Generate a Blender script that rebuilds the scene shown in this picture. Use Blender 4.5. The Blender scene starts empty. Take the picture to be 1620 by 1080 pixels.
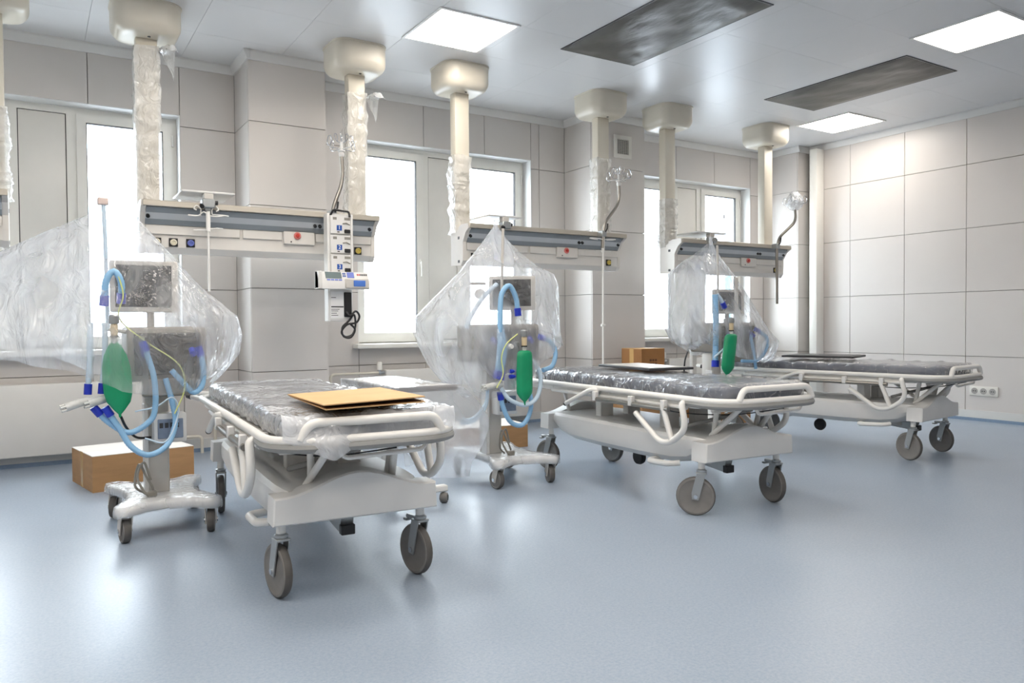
import bpy, bmesh, math, random
from mathutils import Vector, Matrix, noise

random.seed(7)
S = bpy.context.scene
C = S.collection
R = math.radians

# ------------------------------------------------------------------ camera, sky, exposure
CAM_F, CAM_YAW, CAM_PITCH, CAM_ROLL = 1215.1, 0.5593, -0.02255, -0.00738
cam_d = bpy.data.cameras.new('camera')
cam_d.sensor_width = 36.0
cam_d.lens = CAM_F / 1620 * 36.0
cam_d.clip_start = 0.05
cam = bpy.data.objects.new('camera', cam_d)
C.objects.link(cam)
_fw = Vector((math.sin(CAM_YAW) * math.cos(CAM_PITCH), math.cos(CAM_YAW) * math.cos(CAM_PITCH), math.sin(CAM_PITCH)))
_rt = Vector((math.cos(CAM_YAW), -math.sin(CAM_YAW), 0))
_up = _rt.cross(_fw)
_c, _s = math.cos(CAM_ROLL), math.sin(CAM_ROLL)
_r2 = _rt * _c + _up * _s
_u2 = -_rt * _s + _up * _c
_m = Matrix((_r2, _u2, -_fw)).transposed().to_4x4()
_m.translation = Vector((0, 0, 1.0))
cam.matrix_world = _m
S.camera = cam

world = bpy.data.worlds.new('overcast_sky')
S.world = world
world.use_nodes = True
_bg = world.node_tree.nodes['Background']
_bg.inputs[0].default_value = (0.88, 0.94, 1.0, 1)
_bg.inputs[1].default_value = 7.5

LAMP_STRENGTH = 9.0
LAMP_COLOR = (1.0, 0.93, 0.84)
S.view_settings.view_transform = 'Standard'
S.view_settings.look = 'None'
S.view_settings.gamma = 1.0
S.view_settings.use_curve_mapping = False
S.view_settings.exposure = 1.18
try:
    S.cycles.transparent_max_bounces = 16
    S.cycles.max_bounces = 7
    S.cycles.glossy_bounces = 3
    S.cycles.caustics_reflective = False
    S.cycles.caustics_refractive = False
    S.cycles.diffuse_bounces = 4
    S.cycles.sample_clamp_indirect = 6.0
except Exception:
    pass

# ------------------------------------------------------------------ materials
def lin(h):
    h = h.lstrip('#')
    o = []
    for i in (0, 2, 4):
        v = int(h[i:i + 2], 16) / 255
        o.append(v / 12.92 if v <= 0.04045 else ((v + 0.055) / 1.055) ** 2.4)
    return (*o, 1)

MATS = {}
def mat(name, col, rough=0.5, metal=0.0, spec=0.5, var=0.04, vscale=8.0, bump=0.0, bscale=60.0, coat=0.0, col2=None, stretch=None, bdist=0.01, bdistort=0.0):
    """Principled material whose colour wanders a little with object-space noise."""
    if name in MATS:
        return MATS[name]
    m = bpy.data.materials.new(name)
    m.use_nodes = True
    nt = m.node_tree
    b = nt.nodes['Principled BSDF']
    b.inputs['Roughness'].default_value = rough
    b.inputs['Metallic'].default_value = metal
    b.inputs['Specular IOR Level'].default_value = spec
    if coat:
        b.inputs['Coat Weight'].default_value = coat
        b.inputs['Coat Roughness'].default_value = 0.08
    tc = nt.nodes.new('ShaderNodeTexCoord')
    src = tc.outputs['Object']
    if stretch:
        mp = nt.nodes.new('ShaderNodeMapping')
        mp.inputs['Scale'].default_value = stretch
        nt.links.new(src, mp.inputs[0])
        src = mp.outputs[0]
    n = nt.nodes.new('ShaderNodeTexNoise')
    n.inputs['Scale'].default_value = vscale
    n.inputs['Detail'].default_value = 3
    nt.links.new(src, n.inputs['Vector'])
    rp = nt.nodes.new('ShaderNodeValToRGB')
    c1 = lin(col)
    if col2:
        ca, cb = c1, lin(col2)
    else:
        ca = tuple(min(1, x * (1 - var)) for x in c1[:3]) + (1,)
        cb = tuple(min(1, x * (1 + var)) for x in c1[:3]) + (1,)
    rp.color_ramp.elements[0].position = 0.3
    rp.color_ramp.elements[1].position = 0.7
    rp.color_ramp.elements[0].color = ca
    rp.color_ramp.elements[1].color = cb
    nt.links.new(n.outputs['Fac'], rp.inputs[0])
    nt.links.new(rp.outputs[0], b.inputs['Base Color'])
    if bump:
        n2 = nt.nodes.new('ShaderNodeTexNoise')
        n2.inputs['Scale'].default_value = bscale
        n2.inputs['Detail'].default_value = 4
        n2.inputs['Distortion'].default_value = bdistort
        nt.links.new(src, n2.inputs['Vector'])
        bp = nt.nodes.new('ShaderNodeBump')
        bp.inputs['Strength'].default_value = bump
        bp.inputs['Distance'].default_value = bdist
        nt.links.new(n2.outputs['Fac'], bp.inputs['Height'])
        nt.links.new(bp.outputs[0], b.inputs['Normal'])
    MATS[name] = m
    return m

def thin_ior(nt, fr, ior):
    """Fresnel of a thin sheet is the same from both sides: undo the flip on back faces"""
    ge = nt.nodes.new('ShaderNodeNewGeometry')
    mr = nt.nodes.new('ShaderNodeMapRange')
    mr.inputs['To Min'].default_value = ior
    mr.inputs['To Max'].default_value = 1.0 / ior
    nt.links.new(ge.outputs['Backfacing'], mr.inputs[0])
    nt.links.new(mr.outputs[0], fr.inputs[0])

def film(name, cover=0.3, gloss=0.25, bump=0.5, bscale=14.0, tint='#f4f6fa', translucent=0.6, rough=0.12, stretch=(1, 1, 1), hazevar=0.5):
    """Thin polythene: mostly see-through, some white scatter, shiny wrinkles."""
    if name in MATS:
        return MATS[name]
    m = bpy.data.materials.new(name)
    m.use_nodes = True
    nt = m.node_tree
    for n in list(nt.nodes):
        nt.nodes.remove(n)
    N = nt.nodes.new
    L = nt.links.new
    out = N('ShaderNodeOutputMaterial')
    tc = N('ShaderNodeTexCoord')
    mp = N('ShaderNodeMapping')
    mp.inputs['Scale'].default_value = stretch
    L(tc.outputs['Object'], mp.inputs[0])
    n1 = N('ShaderNodeTexNoise')
    n1.inputs['Scale'].default_value = bscale
    n1.inputs['Detail'].default_value = 3
    n1.inputs['Distortion'].default_value = 1.6
    L(mp.outputs[0], n1.inputs['Vector'])
    bp = N('ShaderNodeBump')
    bp.inputs['Strength'].default_value = bump
    bp.inputs['Distance'].default_value = 0.03
    L(n1.outputs['Fac'], bp.inputs['Height'])
    tr = N('ShaderNodeBsdfTransparent')
    tr.inputs[0].default_value = (0.97, 0.975, 0.98, 1)
    df = N('ShaderNodeBsdfDiffuse')
    df.inputs[0].default_value = lin(tint)
    tl = N('ShaderNodeBsdfTranslucent')
    tl.inputs[0].default_value = lin(tint)
    L(bp.outputs[0], df.inputs['Normal'])
    L(bp.outputs[0], tl.inputs['Normal'])
    mx1 = N('ShaderNodeMixShader')
    mx1.inputs[0].default_value = translucent
    L(df.outputs[0], mx1.inputs[1])
    L(tl.outputs[0], mx1.inputs[2])
    n2 = N('ShaderNodeTexNoise')
    n2.inputs['Scale'].default_value = bscale * 0.35
    n2.inputs['Detail'].default_value = 2
    L(mp.outputs[0], n2.inputs['Vector'])
    mr = N('ShaderNodeMapRange')
    mr.inputs['From Min'].default_value = 0.3
    mr.inputs['From Max'].default_value = 0.7
    mr.inputs['To Min'].default_value = cover * (1 - hazevar)
    mr.inputs['To Max'].default_value = min(1, cover * (1 + hazevar))
    L(n2.outputs['Fac'], mr.inputs[0])
    mx2 = N('ShaderNodeMixShader')
    L(mr.outputs[0], mx2.inputs[0])
    L(tr.outputs[0], mx2.inputs[1])
    L(mx1.outputs[0], mx2.inputs[2])
    gl = N('ShaderNodeBsdfGlossy')
    gl.inputs['Roughness'].default_value = rough
    L(bp.outputs[0], gl.inputs['Normal'])
    fr = N('ShaderNodeFresnel')
    thin_ior(nt, fr, 1.5)
    L(bp.outputs[0], fr.inputs['Normal'])
    ml = N('ShaderNodeMath')
    ml.operation = 'MULTIPLY'
    ml.use_clamp = True
    ml.inputs[1].default_value = gloss * 4
    L(fr.outputs[0], ml.inputs[0])
    mx3 = N('ShaderNodeMixShader')
    L(ml.outputs[0], mx3.inputs[0])
    L(mx2.outputs[0], mx3.inputs[1])
    L(gl.outputs[0], mx3.inputs[2])
    L(mx3.outputs[0], out.inputs[0])
    MATS[name] = m
    return m

def emis(name, col, strength):
    m = bpy.data.materials.new(name)
    m.use_nodes = True
    nt = m.node_tree
    nt.nodes.remove(nt.nodes['Principled BSDF'])
    e = nt.nodes.new('ShaderNodeEmission')
    e.inputs[0].default_value = (*col, 1)
    e.inputs[1].default_value = strength
    nt.links.new(e.outputs[0], nt.nodes['Material Output'].inputs[0])
    return m

def floor_mat():
    m = bpy.data.materials.new('blue_speckled_lino')
    m.use_nodes = True
    nt = m.node_tree
    N, L = nt.nodes.new, nt.links.new
    b = nt.nodes['Principled BSDF']
    b.inputs['Specular IOR Level'].default_value = 0.36
    tc = N('ShaderNodeTexCoord')
    n1 = N('ShaderNodeTexNoise'); n1.inputs['Scale'].default_value = 90; n1.inputs['Detail'].default_value = 6; n1.inputs['Roughness'].default_value = 0.7
    n2 = N('ShaderNodeTexNoise'); n2.inputs['Scale'].default_value = 1.6; n2.inputs['Detail'].default_value = 3
    n3 = N('ShaderNodeTexVoronoi'); n3.inputs['Scale'].default_value = 160
    for n in (n1, n2, n3):
        L(tc.outputs['Object'], n.inputs['Vector'])
    rp = N('ShaderNodeValToRGB')
    rp.color_ramp.elements[0].position = 0.36; rp.color_ramp.elements[0].color = lin('#8898ac')
    rp.color_ramp.elements[1].position = 0.64; rp.color_ramp.elements[1].color = lin('#a2acb8')
    L(n1.outputs['Fac'], rp.inputs[0])
    rp2 = N('ShaderNodeValToRGB')
    rp2.color_ramp.elements[0].color = lin('#8b9aac'); rp2.color_ramp.elements[1].color = lin('#a4aeb9')
    L(n3.outputs['Color'], rp2.inputs[0])
    mx = N('ShaderNodeMix'); mx.data_type = 'RGBA'; mx.inputs[0].default_value = 0.35
    L(rp.outputs[0], mx.inputs[6]); L(rp2.outputs[0], mx.inputs[7])
    L(mx.outputs[2], b.inputs['Base Color'])
    mr = N('ShaderNodeMapRange'); mr.inputs['To Min'].default_value = 0.26; mr.inputs['To Max'].default_value = 0.40
    L(n2.outputs['Fac'], mr.inputs[0]); L(mr.outputs[0], b.inputs['Roughness'])
    bp = N('ShaderNodeBump'); bp.inputs['Strength'].default_value = 0.08; bp.inputs['Distance'].default_value = 0.004
    L(n1.outputs['Fac'], bp.inputs['Height']); L(bp.outputs[0], b.inputs['Normal'])
    return m

M_FLOOR = floor_mat()
M_PANEL = mat('pale_grey_wall_panel', '#d0cbc7', 0.38, var=0.02, vscale=1.5, bump=0.02, bscale=200)
M_JOINT = mat('dark_panel_joint', '#928f8c', 0.8)
M_REVEAL = mat('window_reveal_white', '#dfe0e0', 0.5, var=0.02)
M_CEIL = mat('glossy_white_ceiling_panel', '#d9d9da', 0.30, spec=0.22, var=0.015, vscale=1.2)
M_CEILJ = mat('ceiling_joint', '#c9cbcd', 0.7)
M_CORN = mat('cornice_white', '#d9d8d6', 0.45, var=0.02)
M_BASEB = mat('skirting_white', '#d2d2d0', 0.4, var=0.02)
M_EDGESHADE = mat('floor_edge_shade', '#7c90a8', 0.4, var=0.06, vscale=60)  # darker floor colour standing for shade along the floor edge
M_UPVC = mat('white_upvc', '#e2e0da', 0.28, var=0.015)
M_UPVCP = mat('white_upvc_panel', '#dddad4', 0.18, var=0.015)
M_GASKET = mat('black_gasket', '#3c3a3a', 0.7)
M_RAD = mat('radiator_enamel', '#dcdad6', 0.35, var=0.015)
M_PIPE = mat('painted_pipe', '#dbd5c8', 0.4, var=0.02)
M_CREAM = mat('cream_powder_coat', '#d8d1c2', 0.34, var=0.02)
M_CREAM2 = mat('warm_white_beam', '#dcd8d2', 0.36, var=0.02)
M_ALU = mat('brushed_aluminium', '#c3bcb0', 0.38, 0.55, var=0.05, stretch=(0.3, 8, 8))
M_STRIPD = mat('grey_lamp_band', '#8e9498', 0.45, 0.2, var=0.03)
M_STRIPL = mat('light_lamp_band', '#c0c4c8', 0.35, var=0.03)
M_BLACK = mat('black_plastic', '#18181b', 0.4, var=0.1)
M_DARK = mat('dark_grey_plastic', '#3a3b3f', 0.45, var=0.08)
M_RUBBER = mat('grey_rubber_wheel', '#787572', 0.6, var=0.08, vscale=20)
M_TYRE = mat('dark_tyre', '#5c5956', 0.7, var=0.1, vscale=30)
M_CHROME = mat('chrome', '#c9ccd0', 0.16, 1.0, var=0.03)
M_ZINC = mat('zinc_fork', '#a7aaab', 0.36, 0.7, var=0.05)
M_STEEL = mat('brushed_steel_tube', '#9a958e', 0.28, 0.9, var=0.05)
M_WHITE = mat('white_powder_coat', '#e6e4e0', 0.36, var=0.02)
M_WHITEP = mat('white_abs_plastic', '#dddcda', 0.4, var=0.02)
M_BUMPER = mat('grey_bumper', '#8f8f8d', 0.55, var=0.05)
M_NAVY = mat('navy_vinyl_mattress', '#4a5060', 0.42, var=0.1, vscale=5)
M_CARD = mat('corrugated_cardboard', '#ad855c', 0.85, var=0.08, vscale=6, bump=0.05, bscale=90, stretch=(1, 1, 6))
M_CARDL = mat('cardboard_light_face', '#cfa878', 0.85, var=0.06, vscale=5, bump=0.04, bscale=80)
M_CARDGAP = mat('cardboard_gap_shade', '#5d3520', 0.9, var=0.1, vscale=20)
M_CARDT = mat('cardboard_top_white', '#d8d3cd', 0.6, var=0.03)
M_TAPE = mat('packing_tape', '#c49d66', 0.25, var=0.05)
M_PRINT = mat('box_print', '#5b3a22', 0.8, var=0.1)
M_GREEN = mat('green_breathing_bag', '#0a9163', 0.42, var=0.10, vscale=7, bump=0.25, bscale=18)
M_HOSE = mat('blue_corrugated_hose', '#8fbde2', 0.35, var=0.05)
M_HOSEP = mat('pale_clear_hose', '#c9dcec', 0.25, var=0.04)
M_CUFF = mat('royal_blue_cuff', '#2338b8', 0.35, var=0.08)
M_CLEAR = mat('clear_connector', '#c9cbc9', 0.15, var=0.1, vscale=30)
M_BEIGE = mat('beige_connector', '#c8b694', 0.4, var=0.06)
M_SCREEN = mat('black_screen_under_film', '#0e0f11', 0.06, var=0.3, vscale=6, bump=1.0, bscale=10, spec=0.6, bdist=0.05, bdistort=1.8)
M_UNITP = mat('grey_front_panel_under_film', '#4a4641', 0.08, var=0.2, vscale=5, bump=1.0, bscale=9, spec=0.6, bdist=0.05, bdistort=1.8)
M_UNIT = mat('grey_beige_housing', '#8e8880', 0.45, var=0.04)
M_BEZEL = mat('light_grey_bezel', '#c7c3bd', 0.4, var=0.03)
M_BLUEL = mat('blue_label', '#1d4fa0', 0.4, var=0.05)
M_LCD = mat('grey_lcd', '#6e7b7c', 0.15, var=0.05)
M_BUTTON = mat('violet_blue_buttons', '#6a78c4', 0.4, var=0.05)
M_LETTER = mat('white_print', '#f0f0f0', 0.5, var=0.01)
M_RED = mat('red_ring', '#c0392f', 0.4, var=0.05)
M_PINK = mat('pink_ring', '#d8817a', 0.4, var=0.05)
M_YELLOW = mat('yellow_ring', '#c9b35a', 0.4, var=0.05)
M_IVORY = mat('ivory_ring', '#d9d2bd', 0.4, var=0.05)
M_CABLE = mat('grey_cable', '#8a8780', 0.5, var=0.05)
M_BSHEET = mat('black_polythene_sheet', '#454440', 0.38, var=0.12, vscale=3, bump=0.8, bscale=5, stretch=(1.6, 0.6, 1))
M_FRAMEL = mat('light_trim', '#e4e3e1', 0.4)
M_LAMP = emis('lit_diffuser', LAMP_COLOR, LAMP_STRENGTH)
M_FILMCOV = film('bag_polythene', 0.32, 0.20, 1.0, 6.5, translucent=0.62, rough=0.06, stretch=(2.2, 2.2, 0.5), hazevar=0.75)
M_FILMMAT = film('mattress_polythene', 0.13, 0.5, 1.0, 12.0, translucent=0.3, rough=0.07, stretch=(1.0, 1.6, 1.2))
M_FILMWHITE = film('milky_polythene', 0.60, 0.30, 0.8, 9.0, translucent=0.35, rough=0.14, stretch=(1.2, 0.8, 1))
M_FILMTAB = film('table_polythene', 0.28, 0.18, 0.5, 8.0, translucent=0.5)
M_BUBBLE = film('bubble_wrap', 0.62, 0.34, 0.8, 15.0, tint='#fbfaf7', translucent=0.4, rough=0.12, hazevar=0.3, stretch=(1, 1, 0.6))
M_FACADE = mat('pale_render_facade', '#e6e6ea', 0.8)
M_FACADEG = mat('teal_glazing', '#4f7684', 0.4)
M_GROUND = mat('pale_outdoor_ground', '#b7b8ba', 0.9)

def glass_mat():
    m = bpy.data.materials.new('window_glass')
    m.use_nodes = True
    nt = m.node_tree
    for n in list(nt.nodes):
        nt.nodes.remove(n)
    N, L = nt.nodes.new, nt.links.new
    o = N('ShaderNodeOutputMaterial'); t = N('ShaderNodeBsdfTransparent'); g = N('ShaderNodeBsdfGlossy'); mx = N('ShaderNodeMixShader'); fr = N('ShaderNodeFresnel')
    t.inputs[0].default_value = (0.95, 0.97, 0.97, 1)
    thin_ior(nt, fr, 1.45)
    g.inputs['Roughness'].default_value = 0.02
    L(fr.outputs[0], mx.inputs[0]); L(t.outputs[0], mx.inputs[1]); L(g.outputs[0], mx.inputs[2]); L(mx.outputs[0], o.inputs[0])
    return m
M_GLASS = glass_mat()

# ------------------------------------------------------------------ geometry helpers
class G:
    """Collects shapes into one mesh."""
    def __init__(self):
        self.v, self.f = [], []

    def add(self, vs, fs):
        o = len(self.v)
        self.v += [tuple(p) for p in vs]
        self.f += [tuple(i + o for i in f) for f in fs]
        return self

    def box(self, x0, x1, y0, y1, z0, z1):
        vs = [(x, y, z) for x in (x0, x1) for y in (y0, y1) for z in (z0, z1)]
        fs = [(0, 1, 3, 2), (4, 6, 7, 5), (0, 4, 5, 1), (2, 3, 7, 6), (0, 2, 6, 4), (1, 5, 7, 3)]
        return self.add(vs, fs)

    def rbox(self, x0, x1, y0, y1, z0, z1, r=0.01, seg=2):
        bm = bmesh.new()
        bmesh.ops.create_cube(bm, size=1)
        for v in bm.verts:
            v.co = Vector((x0 + (v.co.x + .5) * (x1 - x0), y0 + (v.co.y + .5) * (y1 - y0), z0 + (v.co.z + .5) * (z1 - z0)))
        bmesh.ops.bevel(bm, geom=list(bm.edges), offset=r, segments=seg, affect='EDGES', profile=0.5)
        bm.verts.index_update()
        vs = [v.co.copy() for v in bm.verts]
        fs = [[v.index for v in f.verts] for f in bm.faces]
        bm.free()
        return self.add(vs, fs)

    def prism(self, pts, lo, hi, axis='z'):
        """Extrude a 2D outline. axis x: pts are (y,z); y: (x,z); z: (x,y)."""
        n = len(pts)
        def P(a, b, h):
            return {'x': (h, a, b), 'y': (a, h, b), 'z': (a, b, h)}[axis]
        vs = [P(a, b, lo) for a, b in pts] + [P(a, b, hi) for a, b in pts]
        fs = [tuple(range(n)), tuple(range(2 * n - 1, n - 1, -1))]
        fs += [(i, i + n, (i + 1) % n + n, (i + 1) % n) for i in range(n)]
        return self.add(vs, fs)

    def tube(self, path, r, n=8, closed=False, cap=True, smooth=0, corr=0.0, up=None):
        pts = [Vector(p) for p in path]
        if smooth:
            pts = spline(pts, smooth, closed)
        m = len(pts)
        rings = []
        prev = None
        for i, p in enumerate(pts):
            a = pts[(i - 1) % m] if (closed or i > 0) else p
            b = pts[(i + 1) % m] if (closed or i < m - 1) else p
            t = (b - a)
            t = t.normalized() if t.length > 1e-9 else Vector((0, 0, 1))
            if prev is None:
                ref = Vector((0, 0, 1)) if abs(t.z) < 0.9 else Vector((1, 0, 0))
                nx = t.cross(ref).normalized()
            else:
                nx = (prev - t * prev.dot(t))
                nx = nx.normalized() if nx.length > 1e-6 else t.orthogonal().normalized()
            prev = nx
            ny = t.cross(nx)
            rr = r[i] if isinstance(r, (list, tuple)) else r
            if corr:
                rr = rr * (1 + (corr if i % 2 else -corr))
            rings.append([p + (nx * math.cos(2 * math.pi * k / n) + ny * math.sin(2 * math.pi * k / n)) * rr for k in range(n)])
        vs = [q for rg in rings for q in rg]
        fs = []
        for i in range(m if closed else m - 1):
            j = (i + 1) % m
            for k in range(n):
                k2 = (k + 1) % n
                fs.append((i * n + k, i * n + k2, j * n + k2, j * n + k))
        if cap and not closed:
            fs.append(tuple(range(n - 1, -1, -1)))
            fs.append(tuple((m - 1) * n + k for k in range(n)))
        return self.add(vs, fs)

    def cyl(self, p0, p1, r, n=16, r2=None):
        return self.tube([p0, p1], [r, r if r2 is None else r2], n)

    def lathe(self, prof, origin=(0, 0, 0), axis='z', n=20, sx=1.0, sy=1.0):
        """prof: list of (radius, height)."""
        o = Vector(origin)
        vs, fs = [], []
        for r, h in prof:
            for k in range(n):
                a = 2 * math.pi * k / n
                c, s = r * math.cos(a) * sx, r * math.sin(a) * sy
                q = {'z': (c, s, h), 'x': (h, c, s), 'y': (s, h, c)}[axis]
                vs.append(o + Vector(q))
        for i in range(len(prof) - 1):
            for k in range(n):
                k2 = (k + 1) % n
                fs.append((i * n + k, i * n + k2, (i + 1) * n + k2, (i + 1) * n + k))
        fs.append(tuple(range(n - 1, -1, -1)))
        fs.append(tuple((len(prof) - 1) * n + k for k in range(n)))
        return self.add(vs, fs)

    def rings(self, rings, cap0=False, cap1=False):
        n = len(rings[0])
        vs = [q for rg in rings for q in rg]
        fs = [(i * n + k, i * n + (k + 1) % n, (i + 1) * n + (k + 1) % n, (i + 1) * n + k) for i in range(len(rings) - 1) for k in range(n)]
        if cap0:
            fs.append(tuple(range(n - 1, -1, -1)))
        if cap1:
            fs.append(tuple((len(rings) - 1) * n + k for k in range(n)))
        return self.add(vs, fs)

    def sheet(self, grid):
        a, b = len(grid), len(grid[0])
        vs = [p for row in grid for p in row]
        fs = [(i * b + j, i * b + j + 1, (i + 1) * b + j + 1, (i + 1) * b + j) for i in range(a - 1) for j in range(b - 1)]
        return self.add(vs, fs)

    def xf(self, m):
        self.v = [tuple(m @ Vector(p)) for p in self.v]
        return self

    def mesh(self, name, m, smooth=True, angle=38):
        me = bpy.data.meshes.new(name)
        me.from_pydata(self.v, [], self.f)
        bm = bmesh.new()
        bm.from_mesh(me)
        bmesh.ops.recalc_face_normals(bm, faces=bm.faces)
        bm.to_mesh(me)
        bm.free()
        if smooth:
            me.polygons.foreach_set('use_smooth', [True] * len(me.polygons))
            me.set_sharp_from_angle(angle=R(angle))
        me.materials.append(m)
        me.update()
        return me

    def ob(self, name, m, parent=None, smooth=True, angle=38):
        return link(name, self.mesh(name, m, smooth, angle), parent)

def spline(pts, sub, closed=False):
    out = []
    n = len(pts)
    for i in range(n if closed else n - 1):
        p0 = pts[(i - 1) % n] if (closed or i > 0) else pts[0] * 2 - pts[1]
        p1, p2 = pts[i], pts[(i + 1) % n]
        p3 = pts[(i + 2) % n] if (closed or i + 2 < n) else pts[-1] * 2 - pts[-2]
        for k in range(sub):
            t = k / sub
            out.append(0.5 * ((2 * p1) + (p2 - p0) * t + (2 * p0 - 5 * p1 + 4 * p2 - p3) * t * t + (3 * p1 - p0 - 3 * p2 + p3) * t ** 3))
    if not closed:
        out.append(pts[-1].copy())
    return out

def fillet(path, r, seg=5):
    """Round the inner corners of a polyline."""
    P = [Vector(p) for p in path]
    out = [P[0]]
    for i in range(1, len(P) - 1):
        a, b, c = P[i - 1], P[i], P[i + 1]
        u, w = (a - b), (c - b)
        d = min(r, u.length * .49, w.length * .49)
        s, e = b + u.normalized() * d, b + w.normalized() * d
        for k in range(seg + 1):
            t = k / seg
            out.append(s * (1 - t) ** 2 + b * 2 * t * (1 - t) + e * t * t)
    out.append(P[-1])
    return out

def link(name, me, parent=None):
    o = bpy.data.objects.new(name, me)
    C.objects.link(o)
    if parent is not None:
        o.parent = parent
    return o

def tag(o, label, cat, group=None, kind=None):
    o['label'] = label
    o['category'] = cat
    if group:
        o['group'] = group
    if kind:
        o['kind'] = kind
    return o

def thing(name, label, cat, loc=(0, 0, 0), rz=0.0, group=None):
    o = bpy.data.objects.new(name, None)
    o.empty_display_size = 0.1
    C.objects.link(o)
    o.location = loc
    o.rotation_euler = (0, 0, rz)
    return tag(o, label, cat, group)

def struct(o, label=None):
    o['kind'] = 'structure'
    if label:
        o['label'] = label
    return o

def text(name, s, size, m, parent, loc, rot=(R(90), 0, 0), extrude=0.0006):
    cu = bpy.data.curves.new(name, 'FONT')
    cu.body = s
    cu.size = size
    cu.align_x = 'CENTER'
    cu.align_y = 'CENTER'
    cu.extrude = extrude
    tmp = bpy.data.objects.new('tmp_text', cu)
    C.objects.link(tmp)
    me = bpy.data.meshes.new_from_object(tmp.evaluated_get(bpy.context.evaluated_depsgraph_get()))
    bpy.data.objects.remove(tmp)
    me.materials.clear()
    me.materials.append(m)
    o = link(name, me, parent)
    o.location = loc
    o.rotation_euler = rot
    return o

def nz(x, y, z, s=1.0, seed=0.0):
    return noise.noise(Vector((x * s + seed * 7.3, y * s - seed * 3.1, z * s + seed * 1.7)))

# ------------------------------------------------------------------ the room shell
XL, XR = -3.3, 8.005
YN, YB = -2.6, 6.515
ZC = 3.1
ROWS = [0.10, 0.644, 1.292, 1.931, 2.569, 3.04]
COLD = 0.46
YCOL = YB - COLD
COLS = [(1.434, 2.04), (4.736, 5.43)]
WINS = [(-0.83, 1.018), (2.47, 4.32), (5.72, 7.57)]
WZ0, WZ1 = 0.80, 2.655
YF = 6.665

floor = struct(G().box(XL - .3, XR + .3, YN - .3, YB + .3, -0.12, 0).ob('floor', M_FLOOR, smooth=False), 'blue speckled linoleum floor of the ward')

GAP = 0.0028
def panel(parent, x0, x1, y0, y1, z0, z1, m=None, name='panel'):
    return G().box(x0, x1, y0, y1, z0, z1).ob(name, m or M_PANEL, parent, smooth=False)

# wall_back: solid pieces round the openings, then one cladding panel for each field
g = G()
edges = [XL]
for a, b in WINS:
    edges += [a, b]
edges.append(8.3)
for i in range(0, len(edges), 2):
    g.box(edges[i], edges[i + 1], YB + 0.012, YB + 0.30, 0, ZC)
for a, b in WINS:
    g.box(a, b, YB + 0.012, YB + 0.30, 0, WZ0)
    g.box(a, b, YB + 0.012, YB + 0.30, WZ1, ZC)
wall_back = struct(g.ob('wall_back', M_JOINT, smooth=False), 'window wall clad in pale grey panels')

def vpanels(x0, x1, z0, z1):
    """panels of the back wall over a rectangle, cut at the joint heights and joint positions"""
    JX = [-2.85, -2.2, -1.55, -0.905, -0.26, 0.387, 1.018, 1.434, 2.04, 2.47, 3.125, 3.777, 4.419, 4.736, 5.43, 5.68, 6.326, 6.943, 7.57, 7.81]
    xs = [x0] + [x for x in JX if x0 + 0.03 < x < x1 - 0.03] + [x1]
    zs = [z0] + [z for z in ROWS if z0 + 0.03 < z < z1 - 0.03] + [z1]
    for i in range(len(xs) - 1):
        for j in range(len(zs) - 1):
            panel(wall_back, xs[i] + GAP, xs[i + 1] - GAP, YB, YB + 0.012, zs[j] + GAP, zs[j + 1] - GAP)

for a, b in ((XL, WINS[0][0]), (WINS[0][1], COLS[0][0]), (COLS[0][1], WINS[1][0]), (WINS[1][1], COLS[1][0]), (COLS[1][1], WINS[2][0]), (WINS[2][1], 7.81)):
    vpanels(a, b, 0.10, 3.04)
for a, b in WINS:
    vpanels(a, b, 0.10, WZ0)
    vpanels(a, b, WZ1, 3.04)

def column(name, x0, x1, label, ybk=YB + 0.012, yf=YCOL):
    o = struct(G().box(x0 + 0.012, x1 - 0.012, yf + 0.012, ybk, 0, ZC).ob(name, M_JOINT, smooth=False), label)
    for j in range(len(ROWS) - 1):
        z0, z1 = ROWS[j] + GAP, ROWS[j + 1] - GAP
        panel(o, x0 + GAP, x1 - GAP, yf, yf + 0.012, z0, z1)
        panel(o, x0, x0 + 0.012, yf + 0.012 + GAP, YB - GAP, z0, z1)
        if x1 < 7.9:
            panel(o, x1 - 0.012, x1, yf + 0.012 + GAP, YB - GAP, z0, z1)
    return o
column('wall_column_1', *COLS[0], 'panelled column between the left and middle windows')
column('wall_column_2', *COLS[1], 'panelled column with air vent between middle and right windows')
column('wall_column_3', 7.81, 8.05, 'narrow panelled column in the right hand corner', yf=6.0)

# wall_right
wall_right = struct(G().box(XR + 0.012, XR + 0.2, YN - .2, YB + 0.3, 0, ZC).ob('wall_right', M_JOINT, smooth=False), 'right wall clad in pale grey panels')
ys = [5.99, 5.442]
while ys[-1] > YN + 0.7:
    ys.append(ys[-1] - 0.648)
ys.append(YN)
for i in range(len(ys) - 1):
    for j in range(len(ROWS) - 1):
        panel(wall_right, XR, XR + 0.012, ys[i + 1] + GAP, ys[i] - GAP, ROWS[j] + GAP, ROWS[j + 1] - GAP)
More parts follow.
